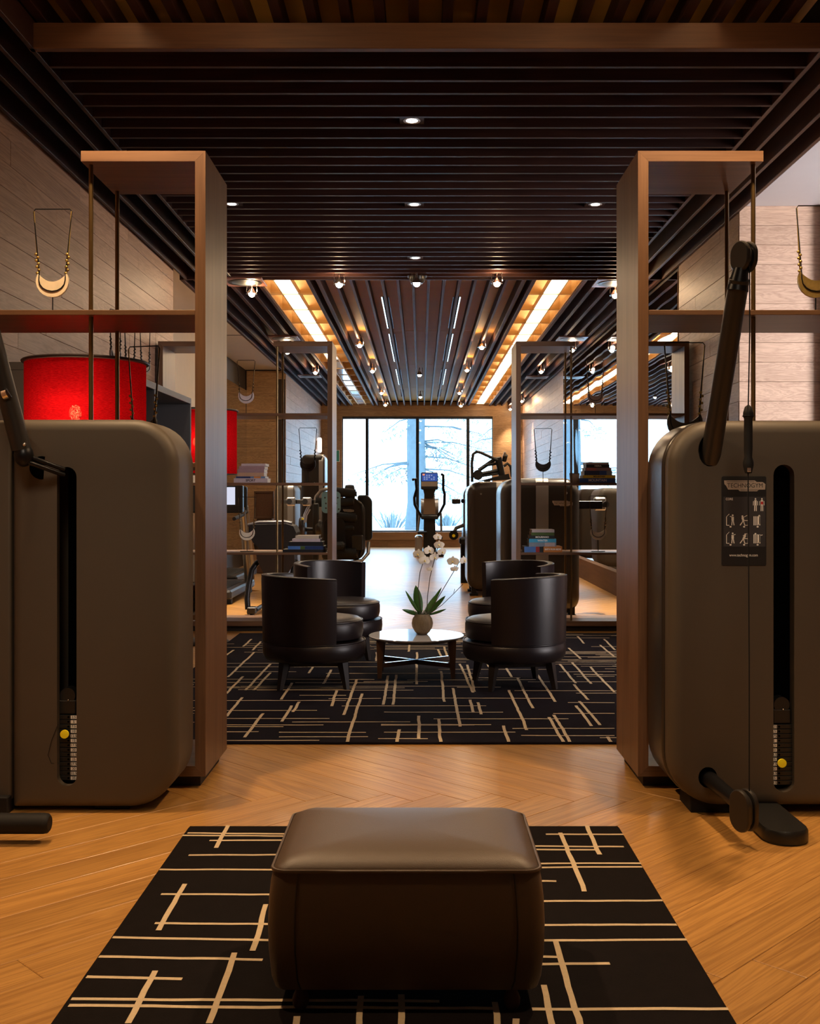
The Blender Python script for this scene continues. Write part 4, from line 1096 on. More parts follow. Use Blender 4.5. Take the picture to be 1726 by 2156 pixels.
# ================================================================== TABLE + ORCHID
tx, ty, tz = (876.5 - CX) * 7.25 / F, 7.25, 0.281
t = thing('coffee_table', 'low round marble table with crossed walnut legs between the chairs', 'table', (tx, ty, 0.0142))
T0 = tz - 0.0142
obj('table_top', MB().lathe([(0.0, T0 - 0.018), (0.305, T0 - 0.018), (0.322, T0 - 0.009), (0.324, T0 - 0.003), (0.320, T0), (0.0, T0)], 64), M['marble'], t, 35)
obj('under_frame', MB().lathe([(0.0, T0 - 0.036), (0.24, T0 - 0.036), (0.30, T0 - 0.0185), (0.0, T0 - 0.0185)], 48), M['beam_x'], t, 35)
for sx in (-1, 1):
    for sy in (-1, 1):
        c0 = Vector((sx * 0.243, sy * 0.172, 0)); c1 = Vector((sx * 0.238, sy * 0.168, 0))
        obj('leg', MB().loft([[c0 + Vector(q) for q in ((-.013, -.013, 0), (.013, -.013, 0), (.013, .013, 0), (-.013, .013, 0))],
                              [c1 + Vector(q) for q in ((-.026, -.022, T0 - 0.0186), (.026, -.022, T0 - 0.0186), (.026, .022, T0 - 0.0186), (-.026, .022, T0 - 0.0186))]]), M['beam_z'], t)
for k in (-1, 1):
    ang = math.atan2(0.172 * k, 0.243); ln_ = math.hypot(0.243, 0.172) - 0.012
    Mx = Matrix.Rotation(ang, 4, 'Z')
    o = obj('cross_bar', MB().bbox(-ln_, ln_, -0.012, 0.012, 0.070 + 0.0005 * k, 0.098 + 0.0005 * k, 0.002, Mx), M['beam_x'], t)
    obj('cross_bar_glint', MB().box(-ln_ + 0.01, ln_ - 0.01, -0.009, 0.009, 0.0987 + 0.0005 * k, 0.1 + 0.0005 * k, Mx), M['chrome'], o)  # chrome strip stands in for the bright reflection along the bar top

OY = 7.28
oc = Vector(((889 - CX) * OY / F, OY, tz + 0.0006))
t = thing('potted_orchid', 'white orchid in a round ribbed pot on the marble table', 'plant', oc)
prof = [(0.0, 0.0), (0.033, 0.0), (0.050, 0.018), (0.068, 0.05), (0.072, 0.075), (0.066, 0.105), (0.050, 0.130), (0.046, 0.136), (0.042, 0.136), (0.045, 0.126), (0.0, 0.118)]
pm = MB(); n = 48; vs_ = []
for r, z in prof:
    for i in range(n):
        a = 2 * PI * i / n; k = 1 + (0.018 if i % 2 else -0.01) * (1 if r > 0.04 else 0)
        vs_.append((r * k * math.cos(a), r * k * math.sin(a), z))
fs = []
for k in range(len(prof) - 1):
    for i in range(n): fs.append((k * n + i, k * n + (i + 1) % n, (k + 1) * n + (i + 1) % n, (k + 1) * n + i))
pm.add(vs_, fs)
obj('pot', pm, M['pot'], t, 30)
ms = MB()
for i in range(60):
    a = rnd.uniform(0, 2 * PI); r = rnd.uniform(0.0, 0.04); b_ = rnd.uniform(0.03, 0.075)
    p = Vector((r * math.cos(a), r * math.sin(a), 0.118)); q = p + Vector((math.cos(a + 1) * b_ * .6, math.sin(a + 1) * b_ * .6, rnd.uniform(0.02, 0.05)))
    ms.tube([p, p.lerp(q, .5) + Vector((0, 0, .012)), q], 0.0014, 4)
obj('moss', ms, M['moss'], t)
def op(px, py, dy=0.0): return PX(px, py, OY + dy) - oc
def blade(a, b_, w, bend=0.02, nrm=Vector((0, -1, 0.2))):
    a = Vector(a); b_ = Vector(b_); d = (b_ - a); side = d.cross(nrm).normalized(); k = 10
    vs_ = []; fs = []
    for i in range(k + 1):
        u = i / k
        c = a + d * u + nrm * (-bend * math.sin(PI * u))
        ww = w * (math.sin(PI * min(1, 0.12 + 0.88 * u)) ** 0.7)
        vs_ += [c - side * ww / 2, c + nrm * (-0.004), c + side * ww / 2]
    for i in range(k):
        fs += [(3 * i, 3 * i + 1, 3 * i + 4, 3 * i + 3), (3 * i + 1, 3 * i + 2, 3 * i + 5, 3 * i + 4)]
    m_ = MB().add(vs_, fs)
    return m_
for (x0, y0, x1, y1, w, dy) in ((884, 1290, 875, 1232, 0.062, 0.0), (880, 1288, 853, 1243, 0.022, -0.02), (884, 1294, 846, 1283, 0.030, -0.03), (897, 1290, 930, 1236, 0.026, 0.01), (900, 1292, 938, 1254, 0.034, -0.02), (904, 1294, 940, 1282, 0.018, -0.02), (895, 1288, 920, 1250, 0.03, 0.03)):
    o = obj('leaf', blade(op(x0, y0), op(x1, y1, dy), w), M['leaf'], t, 60)
    sm_ = o.modifiers.new('solid', 'SOLIDIFY'); sm_.thickness = 0.002
stems = [[(886, 1292), (880, 1240), (884, 1205), (890, 1186), (884, 1170), (874, 1172)], [(898, 1292), (900, 1255), (905, 1215), (914, 1180), (922, 1150), (924, 1126)], [(902, 1292), (930, 1245), (948, 1215), (957, 1200), (966, 1184), (978, 1178)]]
for s_ in stems: obj('stem', MB().tube([op(*q) for q in s_], 0.0026, 6), M['stem'], t, 60)
obj('twig', MB().tube([op(905, 1292), op(930, 1274), op(955, 1250), op(974, 1230)], 0.0022, 5).tube([op(955, 1250), op(957, 1240)], 0.0015, 5), M['stem'], t, 60)
def petal(c, dirv, face, ln_, w):
    dirv = dirv.normalized(); side = dirv.cross(face).normalized(); k = 6; vs_ = []; fs = []
    for i in range(k + 1):
        u = i / k
        q = c + dirv * (ln_ * u) + face * (0.012 * u - 0.018 * u * u)
        ww = w * math.sin(PI * (0.10 + 0.86 * u) ** 0.9) ** 0.75
        vs_ += [q - side * ww / 2 - face * 0.003, q, q + side * ww / 2 - face * 0.003]
    for i in range(k): fs += [(3 * i, 3 * i + 1, 3 * i + 4, 3 * i + 3), (3 * i + 1, 3 * i + 2, 3 * i + 5, 3 * i + 4)]
    return MB().add(vs_, fs)
for (x, y, sz, yaw, tilt) in ((880, 1168, 1.0, -25, 5), (894, 1181, 1.0, 15, -10), (904, 1160, .95, 30, 10), (915, 1174, .95, 40, -15), (905, 1199, .55, 10, -40), (922, 1131, .75, 25, 15), (924, 1148, .85, -10, 5), (931, 1163, .85, 35, -10), (953, 1183, 1.0, -15, 0), (957, 1199, .7, 15, -35), (977, 1181, .85, 45, 0)):
    c = op(x, y, rnd.uniform(-0.03, 0.0))
    face = Vector((math.sin(R(yaw)), -math.cos(R(yaw)), math.sin(R(tilt)))).normalized()
    upv = Vector((0, 0, 1)); upv = (upv - face * upv.dot(face)).normalized(); rt = upv.cross(face)
    f_ = obj('flower', MB().ball(c + face * 0.006, 0.006 * sz, 0.006 * sz, 0.008 * sz, 8, 6), M['petal_core'], t, 60)
    for a, l, w in ((90, .040, .028), (205, .038, .026), (335, .038, .026), (12, .044, .050), (168, .044, .050)):
        o = obj('petal', petal(c, rt * math.cos(R(a)) + upv * math.sin(R(a)), face, l * sz, w * sz), M['petal'], f_, 60)

# ================================================================== FRONT MACHINES
def outline(x0, x1, z0, z1, r, n=10, rr=None):
    """rounded rectangle in x,z; rr = radii (bl, br, tr, tl)"""
    rr = rr or (r, r, r, r); pts = []
    for (cx, cz, a0, q) in ((x0 + rr[0], z0 + rr[0], 180, rr[0]), (x1 - rr[1], z0 + rr[1], 270, rr[1]), (x1 - rr[2], z1 - rr[2], 0, rr[2]), (x0 + rr[3], z1 - rr[3], 90, rr[3])):
        for i in range(n + 1):
            a = R(a0 + 90 * i / n); pts.append((cx + q * math.cos(a), cz + q * math.sin(a)))
    return pts
def inset_outline(x0, x1, z0, z1, rr, i, n=10):
    return outline(x0 + i, x1 - i, z0 + i, z1 - i, 0, n, tuple(max(0.004, q - i) for q in rr))
def stadium(cx, z0, z1, w, n=10):
    pts = []; r = w / 2
    for i in range(n + 1):
        a = R(180 * i / n); pts.append((cx + r * math.cos(a), z1 - r + r * math.sin(a)))
    for i in range(n + 1):
        a = R(180 + 180 * i / n); pts.append((cx + r * math.cos(a), z0 + r + r * math.sin(a)))
    return pts
def ell(cx, cz, rx, rz, n=24): return [(cx + rx * math.cos(2 * PI * i / n), cz + rz * math.sin(2 * PI * i / n)) for i in range(n)]
def shell_mesh(name, x0, x1, z0, z1, rr, Yf, Yb, fil, holes=(), hole_depth=0.03, hole_soft=0.006):
    import bmesh
    mb = MB(); loops = []
    def lp(i, y): return [(x, y, z) for x, z in inset_outline(x0, x1, z0, z1, rr, i)]
    fb = min(fil, 0.03)
    for k in range(5): a = R(90 * k / 4); loops.append(lp(fb * (1 - math.sin(a)), Yb - fb * (1 - math.cos(a))))
    for k in range(7): a = R(90 * k / 6); loops.append(lp(fil * (1 - math.cos(a)), Yf + fil * (1 - math.sin(a))))
    mb.loft(loops, True, False)
    me = bpy.data.meshes.new(name); me.from_pydata(mb.v, [], mb.f)
    bm = bmesh.new(); bm.from_mesh(me)
    cap = bmesh.new()
    def ringe(b, pts):
        vs_ = [b.verts.new(p) for p in pts]
        return [b.edges.new((vs_[i], vs_[(i + 1) % len(vs_)])) for i in range(len(vs_))]
    ed = ringe(cap, loops[-1])
    for h in holes:
        cx = sum(p[0] for p in h) / len(h); cz = sum(p[1] for p in h) / len(h)
        ed += ringe(cap, [(x, Yf, z) for x, z in h])
    bmesh.ops.triangle_fill(cap, use_beauty=True, use_dissolve=False, edges=ed)
    tmp = bpy.data.meshes.new('tmp'); cap.to_mesh(tmp); cap.free()
    bm.from_mesh(tmp); bpy.data.meshes.remove(tmp)
    for h in holes:
        k = len(h)
        a = [bm.verts.new((x, Yf, z)) for x, z in h]; b_ = [bm.verts.new((x, Yf + hole_depth, z)) for x, z in h]
        for i in range(k): bm.faces.new((a[i], a[(i + 1) % k], b_[(i + 1) % k], b_[i]))
    bmesh.ops.remove_doubles(bm, verts=bm.verts, dist=1e-5)
    bmesh.ops.recalc_face_normals(bm, faces=bm.faces)
    bm.to_mesh(me); bm.free()
    me.shade_smooth(); me.set_sharp_from_angle(angle=R(35))
    return me
def logo_part(t, cx, cz, y, w, parent=None):
    P = [(775, 812), (1085, 812), (1105, 828), (1160, 828), (1175, 835), (1193, 850), (1190, 905), (1125, 905), (1108, 922), (935, 922), (918, 905), (815, 905), (795, 865), (778, 850)]
    k = w / 418.0
    poly = [(cx + (x - 984) * k, cz - (z_ - 867) * k) for x, z_ in P]
    o = wpart('logo_plate', MB().prism(poly, y - 0.0012, y), M['logo_silver'], t)
    me = text_mesh('TECHNOGYM', w * 0.150, 0.0, 0, 1.0)
    xs = [v.co.x for v in me.vertices]; me.transform(Matrix.Scale(w * 0.86 / (max(xs) - min(xs)), 4, (1, 0, 0)))
    me.transform(Matrix.Translation((cx + 0.005 * w, y - 0.0018, cz + 0.005 * w)) @ UP)
    sub('logo_letters', me, M['print_black'], o, t)
    lines = MB().box(cx - 0.44 * w, cx + 0.23 * w, y - 0.0018, y - 0.0012, cz + 0.095 * w, cz + 0.105 * w).box(cx - 0.1 * w, cx + 0.32 * w, y - 0.0018, y - 0.0012, cz - 0.105 * w, cz - 0.095 * w)
    sub('logo_lines', lines, M['print_black'], o, t)
    return o

def weight_stack(t, Yp, xa, xb, lx0, lx1, py0, py1, nums, pin_px, pin_py):
    """plates seen through the slot at depth Yp; label window lx0..lx1 in pixels"""
    k = len(nums); dp = (py1 - py0) / k
    for i, nb in enumerate(nums):
        za = zz(py0 + i * dp, Yp); zb_ = zz(py0 + (i + 1) * dp, Yp)
        X = lambda p: (p - CX) * Yp / F
        pl = wpart('weight_plate', MB().bbox(X(xa) - 0.03, X(xb) + 0.03, Yp, Yp + 0.05, zb_ + 0.001, za - 0.001, 0.001), M['black_plastic'], t)
        sub('number_label', MB().box(X(lx0), X(lx1), Yp - 0.001, Yp, zb_ + 0.0025, za - 0.0025), M['print_white'], pl, t)
        me = text_mesh(nb, 0.0135, 0.0002); me.transform(Matrix.Translation((X((lx0 + lx1) / 2), Yp - 0.0015, (za + zb_) / 2)) @ UP)
        sub('number', me, M['print_black'], pl, t)
        hc = ((lx0 - 5) if lx0 > (xa + xb) / 2 else (lx1 + 5))
        sub('pin_hole', MB().cyl((X(hc), Yp - 0.0012, (za + zb_) / 2), (X(hc), Yp, (za + zb_) / 2), 0.004, n=10), M['slot_shade'], pl, t)
    c = PX(pin_px, pin_py, Yp - 0.03)
    o = wpart('selector_pin', MB().cyl(c + Vector((0, 0.03, 0)), c + Vector((0, 0.004, 0)), 0.006, n=10), M['black_plastic'], t, 50)
    sub('pin_knob', MB().lathe([(0.0, 0.0), (0.014, 0.0), (0.0165, -0.003), (0.0165, -0.009), (0.0, -0.011)], 24, (0, 0, 0), Matrix.Translation(c) @ Matrix.Rotation(R(-90), 4, 'X')), M['yellow'], o, t, 40)
    # top carriage
    cx_ = ((xa + xb) / 2 - CX) * Yp / F
    z0 = zz(py0, Yp) + 0.002
    ca = wpart('stack_carriage', MB().bbox(cx_ - 0.034, cx_ + 0.034, Yp, Yp + 0.05, z0, z0 + 0.055, 0.004), M['black_plastic'], t)
    sub('carriage_cap', MB().cyl((cx_, Yp + 0.002, z0 + 0.072), (cx_, Yp + 0.05, z0 + 0.072), 0.030, n=24), M['black_plastic'], ca, t, 40)
    sub('carriage_screw', MB().ball((cx_ + 0.004, Yp - 0.001, z0 + 0.055), 0.004), M['chrome'], ca, t, 60)
    return c

# ---- left weight machine
YL = 4.115; sl = YL / F
XX = lambda p, Y: (p - CX) * Y / F
t = thing('weight_machine', 'taupe weight stack machine with yellow pin at the left edge', 'gym machine', (XX(200, YL), YL + 0.16, 0))
zt_, zb_ = zz(882, YL), zz(1703, YL)
sc_ = XX(140.5, YL)
me = shell_mesh('main_shell', XX(22, YL), XX(373, YL), zb_, zt_, (0.01, 0.19, 0.175, 0.01), YL, YL + 0.315, 0.045, [stadium(sc_, zz(1655, YL), zz(983, YL), 0.0755)], 0.03)
wpart('main_shell', me, M['taupe'], t)
me = shell_mesh('side_shell', XX(-330, YL), XX(22, YL) - 0.003, zb_ + 0.03, zt_ - 0.004, (0.15, 0.004, 0.004, 0.15), YL + 0.012, YL + 0.33, 0.012)
wpart('side_shell', me, M['taupe'], t)
wpart('slot_back', MB().box(sc_ - 0.06, sc_ + 0.06, YL + 0.20, YL + 0.21, zz(1660, YL), zz(978, YL)), M['slot_shade'], t)
c = weight_stack(t, YL + 0.034, 120, 163, 149, 162, 1505, 1643, ['2.5', '5', '7.5', '10', '12.5', '15', '17.5', '20', '22.5', '25', '27.5', '30', '32.5', '35'], 137, 1545)
wpart('pin_cord', MB().tube([PX(122, 1525, YL - 0.004), PX(108, 1560, YL - 0.008), PX(101, 1590, YL - 0.006), PX(108, 1607, YL - 0.004), PX(125, 1608, YL + 0.01)], 0.0012, 5), M['black_rubber'], t, 60)
wpart('foot_pad', MB().bbox(XX(190, YL), XX(265, YL), YL + 0.05, YL + 0.2, 0.0, zb_ + 0.02, 0.004), M['black_rubber'], t)
wpart('foot_pad', MB().bbox(XX(-200, YL), XX(20, YL), YL - 0.02, YL + 0.2, 0.0, zb_ + 0.05, 0.004), M['black_rubber'], t)
YA = 3.98
arm = wpart('lever_arm', MB().cyl(PX(-30, 660, YA - 0.1), PX(45, 945, YA), 0.034, 0.036, n=24), M['gun_metal'], t, 50)
sub('arm_joint', MB().ball(PX(50, 958, YA), 0.036, 0.036, 0.045), M['black_metal'], arm, t, 60)
sub('joint_ring', MB().cyl(PX(8, 832, YA - 0.075), PX(18, 828, YA - 0.078), 0.019, n=20), M['chrome'], arm, t, 50)
sub('joint_screw', MB().ball(PX(51, 936, YA - 0.03), 0.007), M['chrome'], arm, t, 60)
for dz in (0, 1):
    wpart('link_bar', MB().tube([PX(42, 955 + 12 * dz, YA - 0.02 * dz), PX(90, 972 + 12 * dz, YA + 0.02), PX(134, 988 + 12 * dz, YA + 0.10)], 0.009, 8), M['black_metal'], t, 60)
wpart('pivot_recess', MB().cyl(PX(88, 985, YL - 0.003), PX(88, 985, YL + 0.02), 0.045, n=24), M['slot_shade'], t, 50)  # black disc on the shell stands in for the shade of a hole
yr = 3.76
rl = wpart('foot_roller', MB().lathe([(0.0, 0.0), (0.026, 0.0), (0.034, 0.007), (0.036, 0.02), (0.036, 0.5)], 28, (0, 0, 0), Matrix.Translation((XX(105, yr), yr, zz(1733.5, yr))) @ Matrix.Rotation(R(-90), 4, 'Y')), M['black_rubber'], t, 40)
wpart('roller_bracket', MB().bbox(XX(105, yr) - 0.5, XX(105, yr) - 0.4, yr - 0.02, YL, 0.0, 0.1, 0.005), M['black_metal'], t)

# ---- right cable machine
YR = 4.07
t = thing('cable_machine', 'taupe cable machine with pulley arm and instruction plate at the right edge', 'gym machine', (XX(1600, YR), YR + 0.16, 0))
zt_, zb_ = zz(884, YR), zz(1700, YR)
sc_ = XX(1650, YR)
h1 = ell(XX(1494, YR), zz(948, YR), 24 * YR / F, 34 * YR / F)
h2 = ell(XX(1490, YR), zz(1637, YR), 0.036, 0.040)
me = shell_mesh('main_shell', XX(1411, YR), XX(2080, YR), zb_, zt_, (0.19, 0.19, 0.175, 0.175), YR, YR + 0.335, 0.05, [stadium(sc_, zz(1668, YR), zz(978, YR), 0.0795), h1, h2], 0.05)
wpart('main_shell', me, M['taupe'], t)
me = shell_mesh('rear_shell', XX(1405, YR), XX(2086, YR), zb_ - 0.003, zt_ + 0.003, (0.2, 0.2, 0.18, 0.18), YR + 0.085, YR + 0.37, 0.02)
wpart('rear_shell', me, M['taupe_dark'], t)
wpart('slot_back', MB().box(sc_ - 0.06, sc_ + 0.06, YR + 0.081, YR + 0.084, zz(1670, YR), zz(975, YR)), M['slot_shade'], t)
weight_stack(t, YR + 0.022, 1624, 1668, 1622, 1635, 1525, 1653, ['1.25', '2.5', '3.75', '5', '7.5', '10', '12.5', '15', '17.5', '20', '22.5', '25', '27.5'], 1645, 1606)
for xx in (1460, 1900):
    wpart('foot_pad', MB().bbox(XX(xx, YR), XX(xx + 90, YR), YR + 0.05, YR + 0.22, 0.0, zb_ + 0.03, 0.004), M['black_rubber'], t)
YP = 3.80
arm = wpart('pulley_arm', MB().cyl(PX(1494, 972, YR + 0.03), PX(1556, 588, YP), 0.0375, 0.036, n=28), M['gun_metal'], t, 50)
sub('arm_collar', MB().cyl(PX(1552, 612, YP + .01), PX(1560, 565, YP), 0.039, 0.026, n=28), M['black_metal'], arm, t, 50)
def plate_disc(c, ax, ry, rz_, th):
    """stadium-shaped pulley cheek with its axis ax (horizontal)"""
    ax = Vector(ax).normalized(); u = Vector((-ax.y, ax.x, 0)); loops = []
    for d, k in ((-th / 2, 0.90), (-th / 2 + 0.003, 0.98), (0, 1.0), (th / 2 - 0.003, 0.98), (th / 2, 0.90)):
        lp = []
        for i in range(28):
            a = 2 * PI * i / 28
            cz = (rz_ - ry) * (1 if math.sin(a) >= 0 else -1)
            lp.append(c + ax * d + u * (ry * k * math.cos(a)) + Vector((0, 0, cz + ry * k * math.sin(a))))
        loops.append(lp)
    return MB().loft(loops)
ax = Vector((-0.90, -0.42, 0))
c1 = PX(1566, 541, YP)
for sgn in (1, -1):
    wpart('pulley_cheek', plate_disc(c1 + ax * (0.017 * sgn), ax, 0.047, 0.056, 0.017), M['gun_metal'], t, 35)
wpart('pulley_wheel', plate_disc(c1, ax, 0.04, 0.04, 0.012), M['black_plastic'], t, 35)
cb0 = PX(1578, 560, YP - 0.03)
yc = YP - 0.03
wpart('cable', MB().tube([PX(1574, 520, yc), PX(1578, 545, yc), PX(1578, 700, yc), PX(1575, 856, yc)], 0.0022, 6).tube([PX(1574.5, 985, yc), PX(1577, 1400, yc - .03), PX(1577, 1690, yc - 0.06)], 0.0022, 6), M['black_rubber'], t, 60)
hx, hyc = PX(1575, 856, yc).x, yc
hz = lambda p: zz(p, yc)
hd = wpart('pull_handle', MB().lathe([(0.004, hz(853)), (0.012, hz(857)), (0.0175, hz(868)), (0.0185, hz(876)), (0.0145, hz(882)), (0.0150, hz(910)), (0.0150, hz(945)), (0.0135, hz(962)), (0.0185, hz(973)), (0.0185, hz(980)), (0.012, hz(996)), (0.003, hz(997))], 24, (hx, hyc, 0)), M['black_rubber'], t, 40)
sub('handle_clip', MB().bbox(hx - 0.009, hx + 0.004, hyc - 0.02, hyc - 0.012, hz(994), hz(985), 0.001), M['chrome'], hd, t)
sub('handle_ring', MB().tube([(hx + 0.0187 * math.cos(2 * PI * i / 24), hyc + 0.0187 * math.sin(2 * PI * i / 24), hz(876)) for i in range(24)], 0.0022, 6, closed=True), M['black_metal'], hd, t, 60)
wpart('low_arm', MB().cyl(PX(1490, 1637, YR + 0.03), PX(1553, 1690, 3.78), 0.030, 0.026, n=24), M['black_metal'], t, 50)
c2 = PX(1566, 1706, 3.72)
for sgn in (1, -1):
    wpart('low_pulley_cheek', plate_disc(c2 + ax * (0.017 * sgn), ax, 0.050, 0.074, 0.017), M['gun_metal'], t, 35)
wpart('low_pulley_wheel', plate_disc(c2, ax, 0.042, 0.060, 0.012), M['black_plastic'], t, 35)
pd = []
for d, z, k in ((0, 0.0, 0.95), (0, 0.008, 1.0), (0, 0.040, 1.0), (0, 0.050, 0.93)):
    lp = []
    for (cx_, cy_, a0) in ((XX(1600, 4.05) , 4.10, 0), (XX(1600, 4.05), 4.10, 90), (XX(1650, 3.80), 3.80, 180), (XX(1650, 3.80), 3.80, 270)):
        for i in range(9):
            a = R(a0 + 90 * i / 8 - 8)
            lp.append((cx_ + 0.082 * k * math.cos(a), cy_ + 0.082 * k * math.sin(a), 0.0005 + z))
    pd.append(lp)
wpart('foot_plate', MB().loft(pd), M['black_plastic'], t, 35)
# instruction plate
yp = YR - 0.003
def PZ(px, py): q = PX(px, py, yp); return q.x, q.z
ip = wpart('instruction_plate', MB().prism([(x, z_) for x, z_ in inset_outline(PZ(1519, 0)[0], PZ(1613, 0)[0], PZ(0, 1191)[1], PZ(0, 1003)[1], (0.006,) * 4, 0.0, 5)], yp, YR + 0.001), M['plate_black'], t, 30)
x0, z0 = PZ(1523, 1151); x1, z1 = PZ(1611, 1046)
sub('plate_panel', MB().box(x0, x1, yp - 0.0006, yp, z0, z1), M['plate_grey'], ip, t)
cx_, cz_ = PZ(1567.5, 1023)
lo = logo_part(t, cx_, cz_, yp - 0.0004, 87 * yp / F)
def plate_text(txt, px, py, hpx, wpx=None, mat='print_white'):
    me = text_mesh(txt, hpx * yp / F * 1.35, 0.0001)
    xs = [v.co.x for v in me.vertices]
    if wpx: me.transform(Matrix.Scale(wpx * yp / F / (max(xs) - min(xs)), 4, (1, 0, 0)))
    x_, z_ = PZ(px, py)
    me.transform(Matrix.Translation((x_, yp - 0.0012, z_)) @ UP)
    sub('plate_lettering', me, M[mat], ip, t)
plate_text('CORE', 1535, 1051, 5, 15)
plate_text('www.technogym.com', 1565, 1169, 6, 60)
def seg(mb, x0, y0, x1, y1, w):
    a = Vector(PZ(x0, y0)); b_ = Vector(PZ(x1, y1)); d = (b_ - a).normalized(); n_ = Vector((-d.y, d.x)) * (w * yp / F / 2)
    mb.add([(p.x, yp - 0.0012, p.y) for p in (a - n_, b_ - n_, b_ + n_, a + n_)], [(0, 1, 2, 3)])
def dot(mb, x, y, r, ry=None):
    c = PZ(x, y); k = yp / F
    mb.add([(c[0] + r * k * math.cos(2 * PI * i / 12), yp - 0.0012, c[1] + (ry or r) * k * math.sin(2 * PI * i / 12)) for i in range(12)], [tuple(range(12))])
pic = MB()
for row_, y0 in enumerate((1096, 1134)):
    for col_, x0 in enumerate((1537, 1565.5, 1594)):
        s_ = 1 if row_ == 0 else -1
        if col_ == 0:
            seg(pic, x0 - 8, y0 - 8, x0 - 8, y0 + 10, 1.5); seg(pic, x0 - 8, y0 + 10, x0 - 2, y0 + 10, 1.5); seg(pic, x0 - 8, y0 - 8, x0 - 2, y0 - 14, 1)
            dot(pic, x0 + 5, y0 - 11, 2); seg(pic, x0 + 5, y0 - 8, x0 + 5, y0, 5); seg(pic, x0 + 4, y0, x0 + 3, y0 + 10, 2); seg(pic, x0 + 6, y0, x0 + 8, y0 + 10, 2); seg(pic, x0 + 5, y0 - 7, x0 - 1 if s_ > 0 else x0 + 11, y0 - 9, 1.5)
        elif col_ == 1:
            seg(pic, x0 + 9, y0 - 10, x0 + 9, y0 + 10, 2); seg(pic, x0 + 1, y0 + 10, x0 + 9, y0 + 10, 1.2); seg(pic, x0 + 1, y0, x0 + 9, y0, 1.5)
            dot(pic, x0 - 3 * s_, y0 - 9, 2); seg(pic, x0 - 3 * s_, y0 - 7, x0 - 1, y0 + 1, 4.5); seg(pic, x0 - 1, y0, x0 - 8, y0 + 10, 2); seg(pic, x0 - 1, y0, x0 + 2, y0 + 10, 2); seg(pic, x0 - 2, y0 - 6, x0 + 7, y0 - 11, 1)
        else:
            for d in (-7, -3, 1, 5): seg(pic, x0 + d, y0 - 9, x0 + d, y0 + 10, 2.4)
            dot(pic, x0 + 5 * s_ * 0.8, y0 - 10, 2); seg(pic, x0 + 4, y0 - 8, x0 + 4, y0 + 8, 3.5)
            if s_ < 0: seg(pic, x0 + 4, y0 - 6, x0 + 11, y0 - 8, 1.5)
        dot(pic, x0 + 0.5, y0 + 13, 2.3, 1.8)
for x0 in (1590, 1603.5):
    dot(pic, x0, 1050.5, 1.6, 2); seg(pic, x0, 1053, x0, 1064, 5); seg(pic, x0 - 4.4, 1055, x0 - 4.6, 1064, 1.4); seg(pic, x0 + 4.4, 1055, x0 + 4.6, 1064, 1.4); seg(pic, x0 - 1.6, 1064, x0 - 1.8, 1076, 2); seg(pic, x0 + 1.6, 1064, x0 + 1.8, 1076, 2)
sub('plate_pictograms', pic, M['print_white'], ip, t)
rd = MB(); c = PZ(1603.5, 1059); k = yp / F
rd.add([(c[0] + a * k, yp - 0.0016, c[1] + b_ * k) for a, b_ in ((-2.4, -3), (2.4, -3), (2.4, 3), (-2.4, 3))], [(0, 1, 2, 3)])
sub('plate_red_mark', rd, M['print_red'], ip, t)

# ================================================================== GYM MACHINES
def tower(label, pxl, pxr, pyt, Yf, depth, mat, band=None, logo=None, rr=None, fil=0.10, zb=0.05, dot_px=None):
    t = thing('gym_tower', label, 'gym machine', (XX((pxl + pxr) / 2, Yf), Yf + depth / 2, 0), group='rounded weight towers of the gym')
    zt_ = zz(pyt, Yf); r = rr or 0.16
    x0, x1 = XX(pxl, Yf), XX(pxr, Yf)
    me = shell_mesh('shell', x0, x1, zb, zt_, (r, r, r, r), Yf, Yf + depth, fil)
    wpart('shell', me, mat, t)
    if band:
        a, b_ = XX(band[0], Yf), XX(band[1], Yf); vs_ = []
        pr = [(Yf - 0.004, zb + 0.02), (Yf - 0.004, zt_ - 0.10), (Yf + 0.004, zt_ - 0.05), (Yf + 0.035, zt_ - 0.012), (Yf + 0.08, zt_ + 0.003), (Yf + depth - 0.03, zt_ + 0.004)]
        q = []
        for y_, z_ in pr: q += [(a, y_, z_), (b_, y_, z_)]
        wpart('band_or_glint', MB().add(q, [(2 * i, 2 * i + 1, 2 * i + 3, 2 * i + 2) for i in range(len(pr) - 1)]), M['steel'], t, 60)
    for xx in (x0 + 0.03, x1 - 0.13):
        wpart('foot', MB().bbox(xx, xx + 0.10, Yf + 0.02, Yf + 0.14, 0.0, 0.03, 0.004).bbox(xx + 0.02, xx + 0.08, Yf + 0.04, Yf + 0.12, 0.03, zb + 0.12, 0.004), M['black_rubber'], t)
        wpart('foot', MB().bbox(xx, xx + 0.10, Yf + depth - 0.16, Yf + depth - 0.04, 0.0, 0.03, 0.004).bbox(xx + 0.02, xx + 0.08, Yf + depth - 0.14, Yf + depth - 0.06, 0.03, zb + 0.12, 0.004), M['black_rubber'], t)
    if logo: logo_part(t, XX(logo[0], Yf), zz(logo[1], Yf), Yf - 0.002, logo[2] * Yf / F)
    if dot_px:
        c = PX(dot_px[0], dot_px[1], Yf); wpart('emblem', MB().cyl(c, c - Vector((0, 0.004, 0)), 0.012, n=16), M['steel'], t, 50)
    return t
YA_ = 10.66
ta = tower('tall black gym tower with pale centre band and logo behind the far right shelves', 1055, 1222, 1007, YA_, 0.72, M['taupe_dark'], (1128, 1154.5), (1184, 1060, 43), dot_px=(1192.5, 1038))
tower('brown gym tower beside the orchid, left of the banded tower', 984, 1116, 1014, 13.07, 0.75, M['shell_glossy'], (1045, 1058), None, dot_px=(1012.5, 1040))
t3 = tower('rearmost right gym tower carrying a tubular frame', 975.5, 1098, 1021, 15.3, 0.7, M['shell_glossy'])
